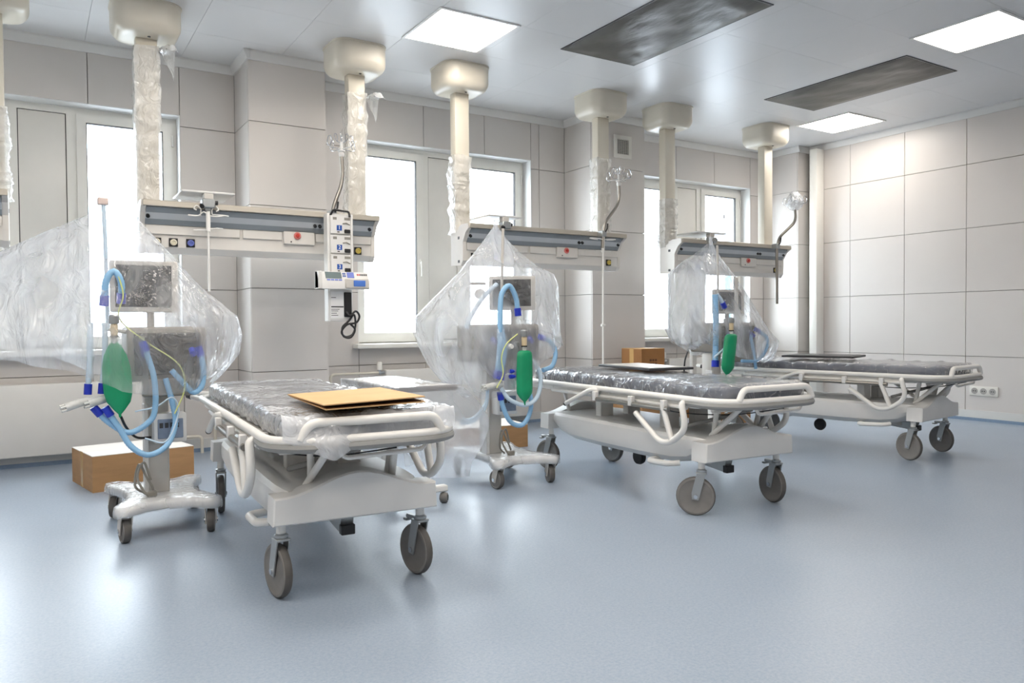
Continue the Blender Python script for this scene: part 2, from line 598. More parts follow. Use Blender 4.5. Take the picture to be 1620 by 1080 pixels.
# far side walls behind and beside the camera
wl = struct(G().box(XL - 0.2, XL - 0.012, YN - .2, YB + .3, 0, ZC).ob('wall_left', M_JOINT, smooth=False), 'left wall clad in pale grey panels')
wn = struct(G().box(XL - .2, XR + .2, YN - 0.2, YN - 0.012, 0, ZC).ob('wall_near', M_JOINT, smooth=False), 'wall behind the camera clad in pale grey panels')
for j in range(len(ROWS) - 1):
    k = 0
    y = YN
    while y < YB - 0.1:
        y2 = min(y + 1.296, YB)
        panel(wl, XL - 0.012, XL, y + GAP, y2 - GAP, ROWS[j] + GAP, ROWS[j + 1] - GAP)
        y = y2
    x = XL
    while x < XR - 0.1:
        x2 = min(x + 1.296, XR)
        panel(wn, x + GAP, x2 - GAP, YN - 0.012, YN, ROWS[j] + GAP, ROWS[j + 1] - GAP)
        x = x2

# corner pipe box
struct(G().rbox(7.86, 8.0, 5.78, 5.88, 0, 3.04, 0.006).ob('trim_1', M_UPVC), 'white square boxed pipe in the far right corner')

# skirting and the painted shade strip on the floor edge below it
def skirting(name, path, n_in):
    g1, g2 = G(), G()
    for (a, b) in zip(path[:-1], path[1:]):
        x0, x1 = sorted((a[0], b[0])); y0, y1 = sorted((a[1], b[1]))
        g1.box(x0 - 0.012, x1 + 0.012, y0 - 0.012, y1 + 0.012, 0.03, 0.105)
        g2.box(x0 - 0.016, x1 + 0.016, y0 - 0.016, y1 + 0.016, 0.0, 0.03)
    o = struct(g1.ob(name, M_BASEB, smooth=False))
    g2.ob('floor_edge_shade', M_EDGESHADE, o, smooth=False)
    return o
skirting('baseboard_back', [(XL, YB), (1.434, YB), (1.434, YCOL), (2.04, YCOL), (2.04, YB), (4.736, YB), (4.736, YCOL), (5.43, YCOL), (5.43, YB), (7.81, YB), (7.81, 6.0), (8.0, 6.0)], 1)
skirting('baseboard_right', [(XR, YN), (XR, 6.0)], 1)
skirting('baseboard_left', [(XL, YN), (XL, YB)], 1)
# cornice
def cornice(name, path, nrm):
    g = G()
    for (a, b), n in zip(zip(path[:-1], path[1:]), nrm):
        x0, x1 = sorted((a[0], b[0])); y0, y1 = sorted((a[1], b[1]))
        w = 0.035
        if n == 'y':
            g.prism([(y0 + 0.01, 3.03), (y0 - 0.012, 3.03), (y0 - w, 3.085), (y0 - w, ZC), (y0 + 0.01, ZC)], x0 - (w if 0 else 0.0), x1, 'x')
        elif n == '-x':
            g.prism([(x0 + 0.01, 3.03), (x0 - 0.012, 3.03), (x0 - w, 3.085), (x0 - w, ZC), (x0 + 0.01, ZC)], y0 - w, y1, 'y')
        else:
            g.prism([(x0 - 0.01, 3.03), (x0 + 0.012, 3.03), (x0 + w, 3.085), (x0 + w, ZC), (x0 - 0.01, ZC)], y0 - w, y1, 'y')
    return struct(g.ob(name, M_CORN, smooth=False))
cornice('trim_2', [(XL, YB), (1.434, YB), (1.434, YCOL), (2.04, YCOL), (2.04, YB), (4.736, YB), (4.736, YCOL), (5.43, YCOL), (5.43, YB), (7.81, YB), (7.81, 6.0), (8.0, 6.0)],
        ['y', '-x', 'y', 'x', 'y', '-x', 'y', 'x', 'y', '-x', 'y'])['label'] = 'white cornice along the window wall'
cornice('trim_3', [(XR, YN), (XR, 6.0)], ['-x'])['label'] = 'white cornice along the right wall'
cornice('trim_4', [(XL, YN), (XL, YB)], ['x'])['label'] = 'white cornice along the left wall'

# ceiling with its panels
ceiling = struct(G().box(XL - .2, XR + .2, YN - .2, YB + .3, ZC + 0.012, ZC + 0.12).ob('ceiling', M_CEILJ, smooth=False), 'glossy white panelled ceiling')
px, py = 0.6575, 0.645
xs = sorted({2.345 + px * k for k in range(-9, 10)})
xs = [XL] + [x for x in xs if XL + .05 < x < XR - .05] + [XR]
ys = [3.3 + py * k for k in range(-10, 6)]
ys = [YN] + [y for y in ys if YN + .05 < y < YB - .05] + [YB + 0.01]
mesh_cache = {}
for i in range(len(xs) - 1):
    for j in range(len(ys) - 1):
        w, d = round(xs[i + 1] - xs[i], 3), round(ys[j + 1] - ys[j], 3)
        if (w, d) not in mesh_cache:
            mesh_cache[(w, d)] = G().box(0.0008, w - 0.0008, 0.0008, d - 0.0008, 0, 0.012).mesh('ceiling_panel', M_CEIL, smooth=False)
        o = link('ceiling_panel', mesh_cache[(w, d)], ceiling)
        o.location = (xs[i], ys[j], ZC)

# ------------------------------------------------------------------ windows
def window(name, x0, x1, label, open_handle=True):
    w = thing(name, label, 'window')
    del w['category']
    struct(w, label)
    yb, yf = YF + 0.07, YF
    FR = 0.055
    # outer frame
    g = G()
    g.box(x0, x0 + FR, yf, yb, WZ0, WZ1); g.box(x1 - FR, x1, yf, yb, WZ0, WZ1)
    g.box(x0 + FR, x1 - FR, yf, yb, WZ1 - FR, WZ1); g.box(x0 + FR, x1 - FR, yf, yb, WZ0, WZ0 + FR)
    g.box(x0 + 0.69, x0 + 0.77, yf, yb, WZ0 + FR, WZ1 - FR); g.box(x0 + 1.08, x0 + 1.16, yf, yb, WZ0 + FR, WZ1 - FR)
    g.ob('window_frame', M_UPVC, w, smooth=False)
    # reveals
    g = G()
    g.box(x0 - 0.002, x0 + 0.004, YB + 0.002, yb, WZ0, WZ1); g.box(x1 - 0.004, x1 + 0.002, YB + 0.002, yb, WZ0, WZ1)
    g.box(x0, x1, YB + 0.002, yb, WZ1 - 0.004, WZ1 + 0.002)
    g.ob('reveal', M_REVEAL, w, smooth=False)
    G().rbox(x0 - 0.06, x1 + 0.03, YB - 0.13, yf, WZ0 - 0.005, WZ0 + 0.035, 0.008).ob('window_sill', M_UPVC, w)
    def sash(a, b, hinge):
        s = G()
        t = 0.065
        z0, z1 = WZ0 + FR - 0.01, WZ1 - FR + 0.01
        ya, yb2 = yf - 0.018, yf + 0.05
        s.box(a, a + t, ya, yb2, z0, z1); s.box(b - t, b, ya, yb2, z0, z1)
        s.box(a + t, b - t, ya, yb2, z0, z0 + t + 0.02); s.box(a + t, b - t, ya, yb2, z1 - t, z1)
        so = s.ob('sash', M_UPVC, w, smooth=False)
        q = G()
        k = 0.006
        q.box(a + t, a + t + k, yf - 0.012, yf + 0.02, z0 + t + 0.02, z1 - t); q.box(b - t - k, b - t, yf - 0.012, yf + 0.02, z0 + t + 0.02, z1 - t)
        q.box(a + t, b - t, yf - 0.012, yf + 0.02, z1 - t - k, z1 - t)
        q.ob('gasket', M_GASKET, so, smooth=False)
        G().box(a + t, b - t, yf + 0.004, yf + 0.010, z0 + t + 0.02, z1 - t).ob('pane', M_GLASS, so, smooth=False)
        hx = b + 0.004 if hinge > 0 else a - 0.004
        for hz in (z0 + 0.15, z1 - 0.18):
            G().cyl((hx, ya - 0.006, hz), (hx, ya - 0.006, hz + 0.09), 0.009, 10).ob('hinge', M_UPVC, so)
        hx = a + 0.03 if hinge > 0 else b - 0.03
        hg = G().rbox(hx - 0.013, hx + 0.013, ya - 0.012, ya, 1.55, 1.62, 0.004)
        hg.rbox(hx - 0.009, hx + 0.009, ya - 0.036, ya - 0.022, 1.46, 1.60, 0.004).cyl((hx, ya, 1.585), (hx, ya - 0.03, 1.585), 0.008, 8)
        hg.ob('handle', M_UPVC, so)
    sash(x0 + 0.04, x0 + 0.705, -1)
    sash(x0 + 1.145, x1 - 0.04, 1)
    # opaque middle panel
    a, b = x0 + 0.77, x0 + 1.08
    G().box(a + .006, b - .006, yf + 0.008, yf + 0.035, WZ0 + FR + .006, WZ1 - FR - .006).ob('blank_panel', M_UPVCP, w, smooth=False)
    G().box(a, b, yf + 0.02, yf + 0.03, WZ0 + FR, WZ1 - FR).ob('gasket', M_GASKET, w, smooth=False)
    return w
window('window_1', *WINS[0], 'left white window with blank middle panel behind the wrapped post')
window('window_2', *WINS[1], 'middle white window between the two panelled columns')
window('window_3', *WINS[2], 'right white window nearest the corner')

# outdoors
struct(G().box(-60, 80, YB + 0.5, 90, -4.2, -4.0).ob('ground', M_GROUND, smooth=False), 'pale open ground outside the windows')
bld = thing('building', 'pale block with rows of windows seen through the middle window', 'building', (6, 34, -4))
G().box(-16, 6, 0, 10, 0, 15).ob('wall', M_FACADE, bld, smooth=False)
wm = G().box(-0.7, 0.7, -0.05, 0.05, -0.9, 0.9).mesh('window', mat('pale_far_glazing', '#c2d0da', 0.4), smooth=False)
for i in range(8):
    for j in range(4):
        o = link('window', wm, bld); o.location = (-14.5 + 2.7 * i, -0.02, 2.6 + 3.4 * j)
bl2 = thing('building', 'nearby pale wing with teal glazed corner seen through the right window', 'building', (14.2, 13.5, -4))
G().box(-1.6, 0.55, 0, 4, 0, 14).ob('wall', M_FACADE, bl2, smooth=False)
G().box(0.55, 1.0, 0.1, 4, 0, 14).ob('glazed_corner', M_FACADEG, bl2, smooth=False)
for k in range(5):
    G().box(0.5, 1.05, 0.0, 4, 2.4 + 2.6 * k, 2.5 + 2.6 * k).ob('transom', M_FACADE, bl2, smooth=False)

# ------------------------------------------------------------------ ceiling lights and sheeted openings
def ceiling_light(x0, y0, label, w=0.59):
    t = thing('ceiling_light', label, 'ceiling light', (x0 + w / 2, y0 + w / 2, ZC), 0, 'square ceiling light panels')
    h = w / 2
    g = G()
    for a in ((-h - .02, h + .02, -h - .02, -h), (-h - .02, h + .02, h, h + .02), (-h - .02, -h, -h, h), (h, h + .02, -h, h)):
        g.box(a[0], a[1], a[2], a[3], -0.008, 0)
    g.ob('frame', M_FRAMEL, t, smooth=False)
    pts = []
    r = 0.02
    for cx, cy, a0 in ((h - r, h - r, 0), (-h + r, h - r, 90), (-h + r, -h + r, 180), (h - r, -h + r, 270)):
        for k in range(5):
            a = R(a0 + k * 22.5)
            pts.append((cx + r * math.cos(a), cy + r * math.sin(a)))
    G().prism(pts, -0.005, -0.001, 'z').ob('diffuser', M_LAMP, t, smooth=False)
    return t
ceiling_light(2.35, 4.60, 'lit square ceiling light between the two near pendant covers')
ceiling_light(7.0, 4.78, 'lit square ceiling light nearest the far right corner')
ceiling_light(5.585, 2.69, 'lit square ceiling light at the top right edge')
ADDED_LIGHTS = [(-2.4, 2.6), (0.70, 4.0), (2.2, 2.8), (0.5, 2.5), (-1.2, 2.3), (0.0, 0.9), (2.0, 0.9), (-1.40, -0.9), (0.94, -0.9), (3.26, -0.6), (-2.6, 0.6)]  # lamps added out of view to brighten the near side of the ward
ORD = ('first', 'second', 'third', 'fourth', 'fifth', 'sixth', 'seventh', 'eighth', 'ninth', 'tenth', 'eleventh')
for k, (a, b) in enumerate(ADDED_LIGHTS):
    ceiling_light(a, b, '%s added unseen ceiling light outside the picture, near or behind the camera' % ORD[k])

def sheet_opening(x0, x1, y0, y1, label, seed):
    t = thing('sheeted_ceiling_opening', label, 'ceiling opening', ((x0 + x1) / 2, (y0 + y1) / 2, ZC), 0, 'ceiling openings under black polythene')
    hx, hy = (x1 - x0) / 2, (y1 - y0) / 2
    nx, ny = 26, 44
    grid = []
    for i in range(nx + 1):
        row = []
        for j in range(ny + 1):
            x, y = -hx + 2 * hx * i / nx, -hy + 2 * hy * j / ny
            e = min(1, 9 * min(i / nx, 1 - i / nx)) * min(1, 12 * min(j / ny, 1 - j / ny))
            d = nz(x * 2.2 + y * 1.1, y * 1.4, 0, 2.4, seed) * 0.010 + nz(x * 1.5 - y * 2.2, y, 0, 5, seed + 3) * 0.005
            row.append((x, y, -0.006 - e * (0.014 + max(-0.012, d))))
        grid.append(row)
    G().sheet(grid).ob('polythene_sheet', M_BSHEET, t)
    g = G()
    f = 0.012
    g.box(-hx - f, hx + f, -hy - f, -hy, -0.005, 0); g.box(-hx - f, hx + f, hy, hy + f, -0.005, 0)
    g.box(-hx - f, -hx, -hy, hy, -0.005, 0); g.box(hx, hx + f, -hy, hy, -0.005, 0)
    g.ob('opening_edge', M_DARK, t, smooth=False)
sheet_opening(3.48, 4.19, 3.43, 4.80, 'black polythene sheet over the ceiling opening near the middle', 1)
sheet_opening(5.91, 6.62, 3.53, 4.90, 'black polythene sheet over the ceiling opening towards the right wall', 5)

# ------------------------------------------------------------------ wall fittings
v = thing('air_vent', 'square white air vent grille high on the right panelled column', 'vent', (5.13, YCOL, 2.79))
g = G()
h = 0.115
for a in ((-h, h, h - .04, h), (-h, h, -h, -h + .04), (-h, -h + .04, -h + .04, h - .04), (h - .04, h, -h + .04, h - .04)):
    g.box(a[0], a[1], -0.012, 0, a[2], a[3])
g.ob('frame', M_UPVC, v, smooth=False)
sl = G().prism([(-0.012, -0.004), (-0.010, -0.006), (0, 0.003), (-0.002, 0.005)], -h + .04, h - .04, 'x').mesh('slat', M_BEZEL, smooth=False)
for k in range(10):
    o = link('slat', sl, v); o.location = (0, 0, -h + .048 + k * 0.0153)
sl2 = G().box(-0.0015, 0.0015, -0.011, -0.004, -h + .04, h - .04).mesh('bar', M_BEZEL, smooth=False)
for k in range(6):
    o = link('bar', sl2, v); o.location = (-0.063 + k * 0.025, 0, 0)
G().box(-h + .04, h - .04, -0.002, 0, -h + .04, h - .04).ob('back_plate', mat('vent_inside', '#77787a', 0.8), v, smooth=False)

v = thing('socket_strip', 'white triple wall socket low on the right wall', 'socket', (XR, 3.965, 0.30))
G().rbox(-0.014, 0, -0.135, 0.135, -0.048, 0.048, 0.004).ob('plate', M_UPVC, v)
for k in range(3):
    y = -0.085 + 0.085 * k
    s = G().lathe([(0.031, -0.0155), (0.029, -0.0175), (0.026, -0.0150), (0.0, -0.0150)], (0, y, 0), 'x', 20).ob('socket', mat('socket_dish', '#a9a6a3', 0.5), v)
    G().cyl((-0.0165, y - 0.010, 0), (-0.0145, y - 0.010, 0), 0.006, 8).cyl((-0.0165, y + 0.010, 0), (-0.0145, y + 0.010, 0), 0.006, 8).ob('pin_hole', M_DARK, s)

def radiator(x0, x1, label, pipes):
    t = thing('radiator', label, 'radiator', (x0, YB, 0), 0, 'flat white radiators under the windows')
    L = x1 - x0
    G().rbox(0, L, -0.115, -0.045, 0.085, 0.60, 0.012).ob('panel', M_RAD, t)
    G().box(0.02, L - 0.02, -0.05, -0.012, 0.12, 0.56).ob('convector', mat('radiator_back', '#b9b7b3', 0.5), t, smooth=False)
    for k, p in enumerate(pipes):
        G().tube(fillet(p, 0.04), 0.012, 10).ob('pipe', M_PIPE, t)
    return t
r1 = radiator(-0.75, 0.93, 'long flat white radiator under the left window', [[(1.66, -0.08, 0.135), (1.88, -0.08, 0.135), (1.88, -0.08, 0.0)], [(1.99, -0.03, 0.56), (1.99, -0.03, 0.0)]])
r2 = radiator(2.68, 4.25, 'flat white radiator with white valve under the middle window', [[(-0.5, -0.08, 0.1), (-0.5, -0.08, 0.575), (-0.02, -0.08, 0.575)]])
r3 = radiator(6.10, 7.5, 'flat white radiator with white valve under the right window', [[(-0.5, -0.08, 0.1), (-0.5, -0.08, 0.575), (-0.02, -0.08, 0.575)]])
for r in (r2, r3):
    vb = G().cyl((-0.06, -0.08, 0.575), (0.01, -0.08, 0.575), 0.016, 10).cyl((-0.05, -0.08, 0.575), (-0.05, -0.08, 0.60), 0.014, 10).ob('valve_body', M_CHROME, r)
    G().lathe([(0.020, 0.60), (0.024, 0.605), (0.024, 0.66), (0.018, 0.672), (0, 0.673)], (-0.05, -0.08, 0), 'z', 16).ob('valve_head', M_UPVC, r)

# ------------------------------------------------------------------ supply bridges hung from the ceiling
def wrap_sleeve(name, x0, x1, y0, y1, z0, z1, parent, seed, loose=0.014, rows=46, m=None):
    rings = []
    n = 28
    per = []
    for k in range(n):
        t = k / n * 4
        s, f = int(t), t - int(t)
        cs = [(x0, y0), (x1, y0), (x1, y1), (x0, y1)]
        a, b = cs[s], cs[(s + 1) % 4]
        per.append((a[0] + (b[0] - a[0]) * f, a[1] + (b[1] - a[1]) * f))
    cx, cy = (x0 + x1) / 2, (y0 + y1) / 2
    for i in range(rows + 1):
        z = z0 + (z1 - z0) * i / rows
        rg = []
        for k, (x, y) in enumerate(per):
            dx, dy = x - cx, y - cy
            l = math.hypot(dx, dy)
            d = 0.006 + loose * (0.45 + 0.8 * nz(x * 3, y * 3, z * 14, 1, seed) + 0.9 * abs(nz(x * 9, y * 9, z * 30, 1, seed + 2)))
            d = max(0.003, d)
            zz = z + 0.02 * nz(x * 8, y * 8, z, 1, seed + 5) * (1 if i in (0, rows) else 0.3)
            rg.append((x + dx / l * d, y + dy / l * d, zz))
        rings.append(rg)
    return G().rings(rings).ob(name, m or M_BUBBLE, parent)

def bridge(x0, label, wraps, L=1.6, group='supply bridges hung from the ceiling'):
    t = thing('ceiling_supply_bridge', label, 'supply bridge', (x0, 5.5, 0), 0, group)
    # local y: rear .15, box front -.05, shelf tip -.14
    yr, yfr, tip = 0.15, -0.055, -0.145
    prof = [(yr, 1.485), (-0.02, 1.475), (yfr + .004, 1.515), (yfr, 1.585), (yfr, 1.665), (-0.10, 1.735), (tip, 1.765), (tip, 1.805), (-0.02, 1.805), (0.05, 1.76), (yr, 1.755)]
    body_prof = [(yr, 1.49), (-0.02, 1.48), (yfr + .006, 1.518), (yfr + .004, 1.66), (tip + .02, 1.768), (tip + .02, 1.80), (yr, 1.80)]
    G().prism(body_prof, 0.03, L - 0.03, 'x').ob('beam_body', M_CREAM2, t, smooth=False)
    for k, xa in enumerate((0, L - 0.03)):
        e = G().prism(prof, xa, xa + 0.03, 'x').ob('end_cap', M_CREAM2, t, smooth=False)
        xo = xa - 0.001 if k == 0 else xa + 0.03
        for z in (1.69, 1.50):
            G().box(min(xo, xo + 0.002), max(xo, xo + 0.002), 0.0, 0.03, z, z + 0.022).ob('cap_screw', M_DARK, e, smooth=False)
    # shelf edge rail
    G().rbox(0.01, L - 0.0, tip - 0.012, tip + 0.03, 1.768, 1.806, 0.003, 1).ob('edge_rail', M_ALU, t)
    # sloping underside bands between shelf edge and box
    a, b = Vector((0, tip + 0.018, 1.768)), Vector((0, yfr - 0.002, 1.664))
    for k, (f0, f1, m) in enumerate(((0.0, 0.32, M_STRIPD), (0.32, 0.68, M_STRIPL), (0.68, 1.0, M_STRIPD))):
        p, q = a.lerp(b, f0), a.lerp(b, f1)
        n = Vector((0, -(b - a).z, (b - a).y)).normalized() * -0.004
        n = Vector((0, -0.0035, -0.003))
        G().prism([(p.y, p.z), (q.y, q.z), (q.y + n.y, q.z + n.z), (p.y + n.y, p.z + n.z)], 0.032, L - 0.032, 'x').ob(['shade_band', 'lamp_strip', 'shade_band'][k], m, t, smooth=False)
    # knobs on the lamp strip
    mid = a.lerp(b, 0.5)
    for xk in (0.045, 1.13, 1.165, L - 0.06):
        G().cyl((xk, mid.y - 0.002, mid.z - 0.002), (xk, mid.y - 0.016, mid.z - 0.012), 0.012, 12).ob('end_knob', M_BLACK, t)
    # removable covers
    for (xa, xb) in ((0.035, 0.62), (0.64, 0.905), (1.145, L - 0.035)):
        G().rbox(xa, xb, yfr - 0.010, yfr + 0.003, 1.60, 1.658, 0.003, 1).ob('cover_strip', M_CREAM2, t)
    pl = G().rbox(0.915, 1.135, yfr - 0.022, yfr + 0.003, 1.575, 1.664, 0.004, 1).ob('outlet_plate', M_CREAM2, t)
    G().lathe([(0.024, 0), (0.026, -0.008), (0.02, -0.014), (0.014, -0.010), (0, -0.010)], (1.008, yfr - 0.022, 1.635), 'y', 20).ob('outlet_ring', M_PINK, pl)
    G().lathe([(0.012, 0), (0.012, -0.012), (0, -0.012)], (1.008, yfr - 0.030, 1.635), 'y', 14).ob('outlet_core', M_RED, pl)
    G().cyl((0.965, yfr - 0.022, 1.592), (0.965, yfr - 0.026, 1.592), 0.005, 8).ob('plate_screw', M_DARK, pl)
    for k, (xs_, m) in enumerate(((0.10, M_IVORY), (0.20, M_IVORY), (0.305, M_BUTTON), (L - 0.135, M_YELLOW))):
        s = G().rbox(xs_ - 0.027, xs_ + 0.027, yfr - 0.006, yfr + 0.004, 1.524, 1.578, 0.002, 1).ob('gas_outlet', M_BLACK, t)
        G().lathe([(0.021, 0), (0.021, -0.008), (0.012, -0.010), (0.010, -0.003), (0, -0.003)], (xs_, yfr - 0.006, 1.551), 'y', 18).ob('outlet_ring', m, s)
    # posts and ceiling covers
    for k, (pa, pb) in enumerate(((0.012, 0.142), (L - 0.142, L - 0.012))):
        G().rbox(pa, pb, 0.08, 0.17, 1.74, 2.92, 0.006, 2).ob('post', M_CREAM, t)
        cx, cy = (pa + pb) / 2, 0.12
        hx, hy, r = 0.205, 0.20, 0.11
        rings = []
        def outline(ins):
            pts = []
            rr = max(0.02, r - ins * 0.6)
            for ax, ay, a0 in ((hx - ins - rr, hy - ins - rr, 0), (-hx + ins + rr, hy - ins - rr, 90), (-hx + ins + rr, -hy + ins + rr, 180), (hx - ins - rr, -hy + ins + rr, 270)):
                for q in range(7):
                    an = R(a0 + q * 15)
                    pts.append((cx + ax + rr * math.cos(an), cy + ay + rr * math.sin(an)))
            return pts
        for ins, z in ((-0.006, ZC), (-0.006, ZC - 0.010), (0, ZC - 0.012), (0, 2.965), (0.004, 2.945), (0.014, 2.924), (0.030, 2.905), (0.052, 2.895), (0.075, 2.892)):
            rings.append([(x, y, z) for x, y in outline(ins)])
        c = G().rings(rings, True, True).ob('ceiling_cover', M_CREAM, t)
        G().cyl((cx + .01, cy - 0.09, 2.893), (cx + .01, cy - 0.09, 2.888), 0.010, 8).ob('cover_screw', M_DARK, c)
        if wraps[k]:
            z0, z1, loose = wraps[k]
            wr = wrap_sleeve('bubble_wrap', pa, pb, 0.08, 0.17, z0, z1, t, x0 + k, loose)
            if z1 > 2.6:   # tied top with loose corners
                grid = []
                for i in range(9):
                    row = []
                    for j in range(7):
                        u, w_ = i / 8, j / 6 - .5
                        row.append((pb + 0.005 + 0.10 * u, 0.05 + 0.10 * w_ * (1 + u) + 0.02 * math.sin(u * 5 + j), z1 - 0.03 + 0.05 * u - 0.16 * u * u * abs(w_ * 2 + 0.4) + 0.012 * math.sin(j * 2.1 + i)))
                    grid.append(row)
                G().sheet(grid).ob('loose_corner', M_BUBBLE, wr)
    return t

bridge(-1.70, 'cream supply bridge cut off by the left edge', (None, (1.78, 2.33, 0.03)), 1.6)
bridge(0.60, 'cream supply bridge with numbered pump rack, both posts bubble wrapped', ((1.80, 2.85, 0.016), (1.80, 2.76, 0.016)))
bridge(2.95, 'middle cream supply bridge above the tented ventilator', ((1.74, 2.38, 0.022), (1.80, 2.52, 0.014)), 1.63)
bridge(5.26, 'cream supply bridge nearest the right wall', ((1.74, 2.22, 0.022), None), 1.59)

# trays clamped to the edge rails
def tray(x, y, z, w, d, label, tilt=0.0):
    t = thing('equipment_tray', label, 'tray', (x, y, z), 0, 'white trays clamped on the bridges')
    G().rbox(-w / 2, w / 2, -0.03, d - 0.03, 0.060, 0.074, 0.004, 1).ob('plate', M_WHITEP, t)
    G().rbox(-0.03, 0.03, -0.03, 0.03, 0.0, 0.062, 0.005, 1).ob('neck', M_BEZEL, t)
    c = G().rbox(-0.045, 0.035, -0.055, 0.02, -0.035, 0.022, 0.005, 1).ob('clamp', M_ZINC, t)
    G().cyl((0.035, -0.03, 0.0), (0.055, -0.03, 0.0), 0.014, 14).ob('clamp_knob', M_BLACK, c)
    G().cyl((-0.05, -0.055, -0.025), (-0.05, -0.075, -0.035), 0.014, 12).ob('clamp_knob', M_BLACK, c)
    return t
tray(1.00, 5.345, 1.808, 0.33, 0.36, 'white square tray on the bridge with the pump rack')
tray(3.28, 5.345, 1.808, 0.32, 0.36, 'white square tray above the peak of the middle tented ventilator')
tray(5.64, 5.345, 1.808, 0.38, 0.36, 'white square tray above the far tented ventilator')

# drip hangers
def drip_rod(x, label):
    t = thing('drip_hanger', label, 'drip hanger', (x, 5.325, 0))
    G().cyl((0, 0, 1.23), (0, 0, 1.64), 0.007, 10).ob('rod', M_WHITE, t)
    G().cyl((0, 0, 1.62), (0, 0, 1.752), 0.014, 12).ob('sleeve', M_WHITE, t)
    G().tube([(0, 0.0, 1.73), (-0.03, -.01, 1.745), (-0.06, -0.01, 1.72), (-0.10, -0.02, 1.715), (-0.12, 0, 1.72), (-0.08, 0.02, 1.722), (-0.04, 0.01, 1.722)], 0.0045, 6, smooth=5).ob('hook', M_WHITE, t)
    G().tube([(0, 0.0, 1.725), (0.05, -.01, 1.72), (0.10, 0, 1.73), (0.13, 0.01, 1.73), (0.09, 0.02, 1.735), (0.03, 0.02, 1.735)], 0.0045, 6, smooth=5).ob('hook', M_WHITE, t)
    for s in (-1, 1):
        G().tube([(0.06 * s - .01, 0, 1.725 + .03), (0.075 * s - .01, 0, 1.765), (0.06 * s - .01, 0.0, 1.785), (0.035 * s - .01, 0, 1.765), (0.035 * s - .01, 0, 1.735)], 0.0045, 6, smooth=5).ob('hook', M_WHITE, t)
    G().tube([(0, 0, 1.63), (-0.05, -.01, 1.627), (-0.09, 0, 1.625)], 0.004, 6).ob('tie_arm', M_WHITE, t)
    G().tube([(0, 0, 1.635), (0.05, -.01, 1.643), (0.09, 0, 1.643)], 0.004, 6).ob('tie_arm', M_WHITE, t)
    G().rbox(-0.02, 0.02, -0.005, 0.025, 1.755, 1.80, 0.004, 1).ob('clamp', M_ZINC, t)
drip_rod(0.995, 'thin white drip rod with hooks below the tray on the left bridge')

def crown(parent, x, y, z, m, wrapped=False):
    c = G().lathe([(0.012, -0.06), (0.020, -0.045), (0.020, -0.03), (0.014, -0.025), (0.026, -0.018), (0.026, -0.010), (0.010, -0.005), (0.010, 0.05)], (x, y, z), 'z', 14).ob('crown_hub', M_WHITEP, parent)
    for k in range(4):
        a = R(20 + 90 * k)
        ca, sa = math.cos(a), math.sin(a)
        p = [(0, 0.0), (0.05, 0.0), (0.10, 0.0), (0.125, 0.02), (0.115, 0.07), (0.095, 0.075), (0.088, 0.04), (0.10, 0.012)]
        G().tube([(x + r_ * ca, y + r_ * sa, z + h_) for r_, h_ in p], 0.003, 6, smooth=4).ob('hook', m, c)
        p = [(0.0, 0.045), (0.03, 0.055), (0.05, 0.085), (0.042, 0.11), (0.028, 0.09), (0.03, 0.05)]
        a2 = a + R(45)
        G().tube([(x + r_ * math.cos(a2), y + r_ * math.sin(a2), z + h_) for r_, h_ in p], 0.0028, 6, smooth=4).ob('hook', m, c)
    if wrapped:
        rings = []
        for i in range(13):
            u = i / 12
            rr = 0.03 + 0.06 * math.sin(math.pi * u ** 0.8) + 0.004
            rings.append([(x + (rr + 0.018 * nz(k * .7, i * .6, 0, 1, 3)) * math.cos(2 * math.pi * k / 18), y + (rr + 0.018 * nz(k * .7, i * .6, 5, 1, 4)) * math.sin(2 * math.pi * k / 18), z - 0.06 + 0.19 * u) for k in range(18)])
        G().rings(rings, False, True).ob('film_wrap', film('crown_film', 0.45, 0.5, 1.0, 30), c)
    return c

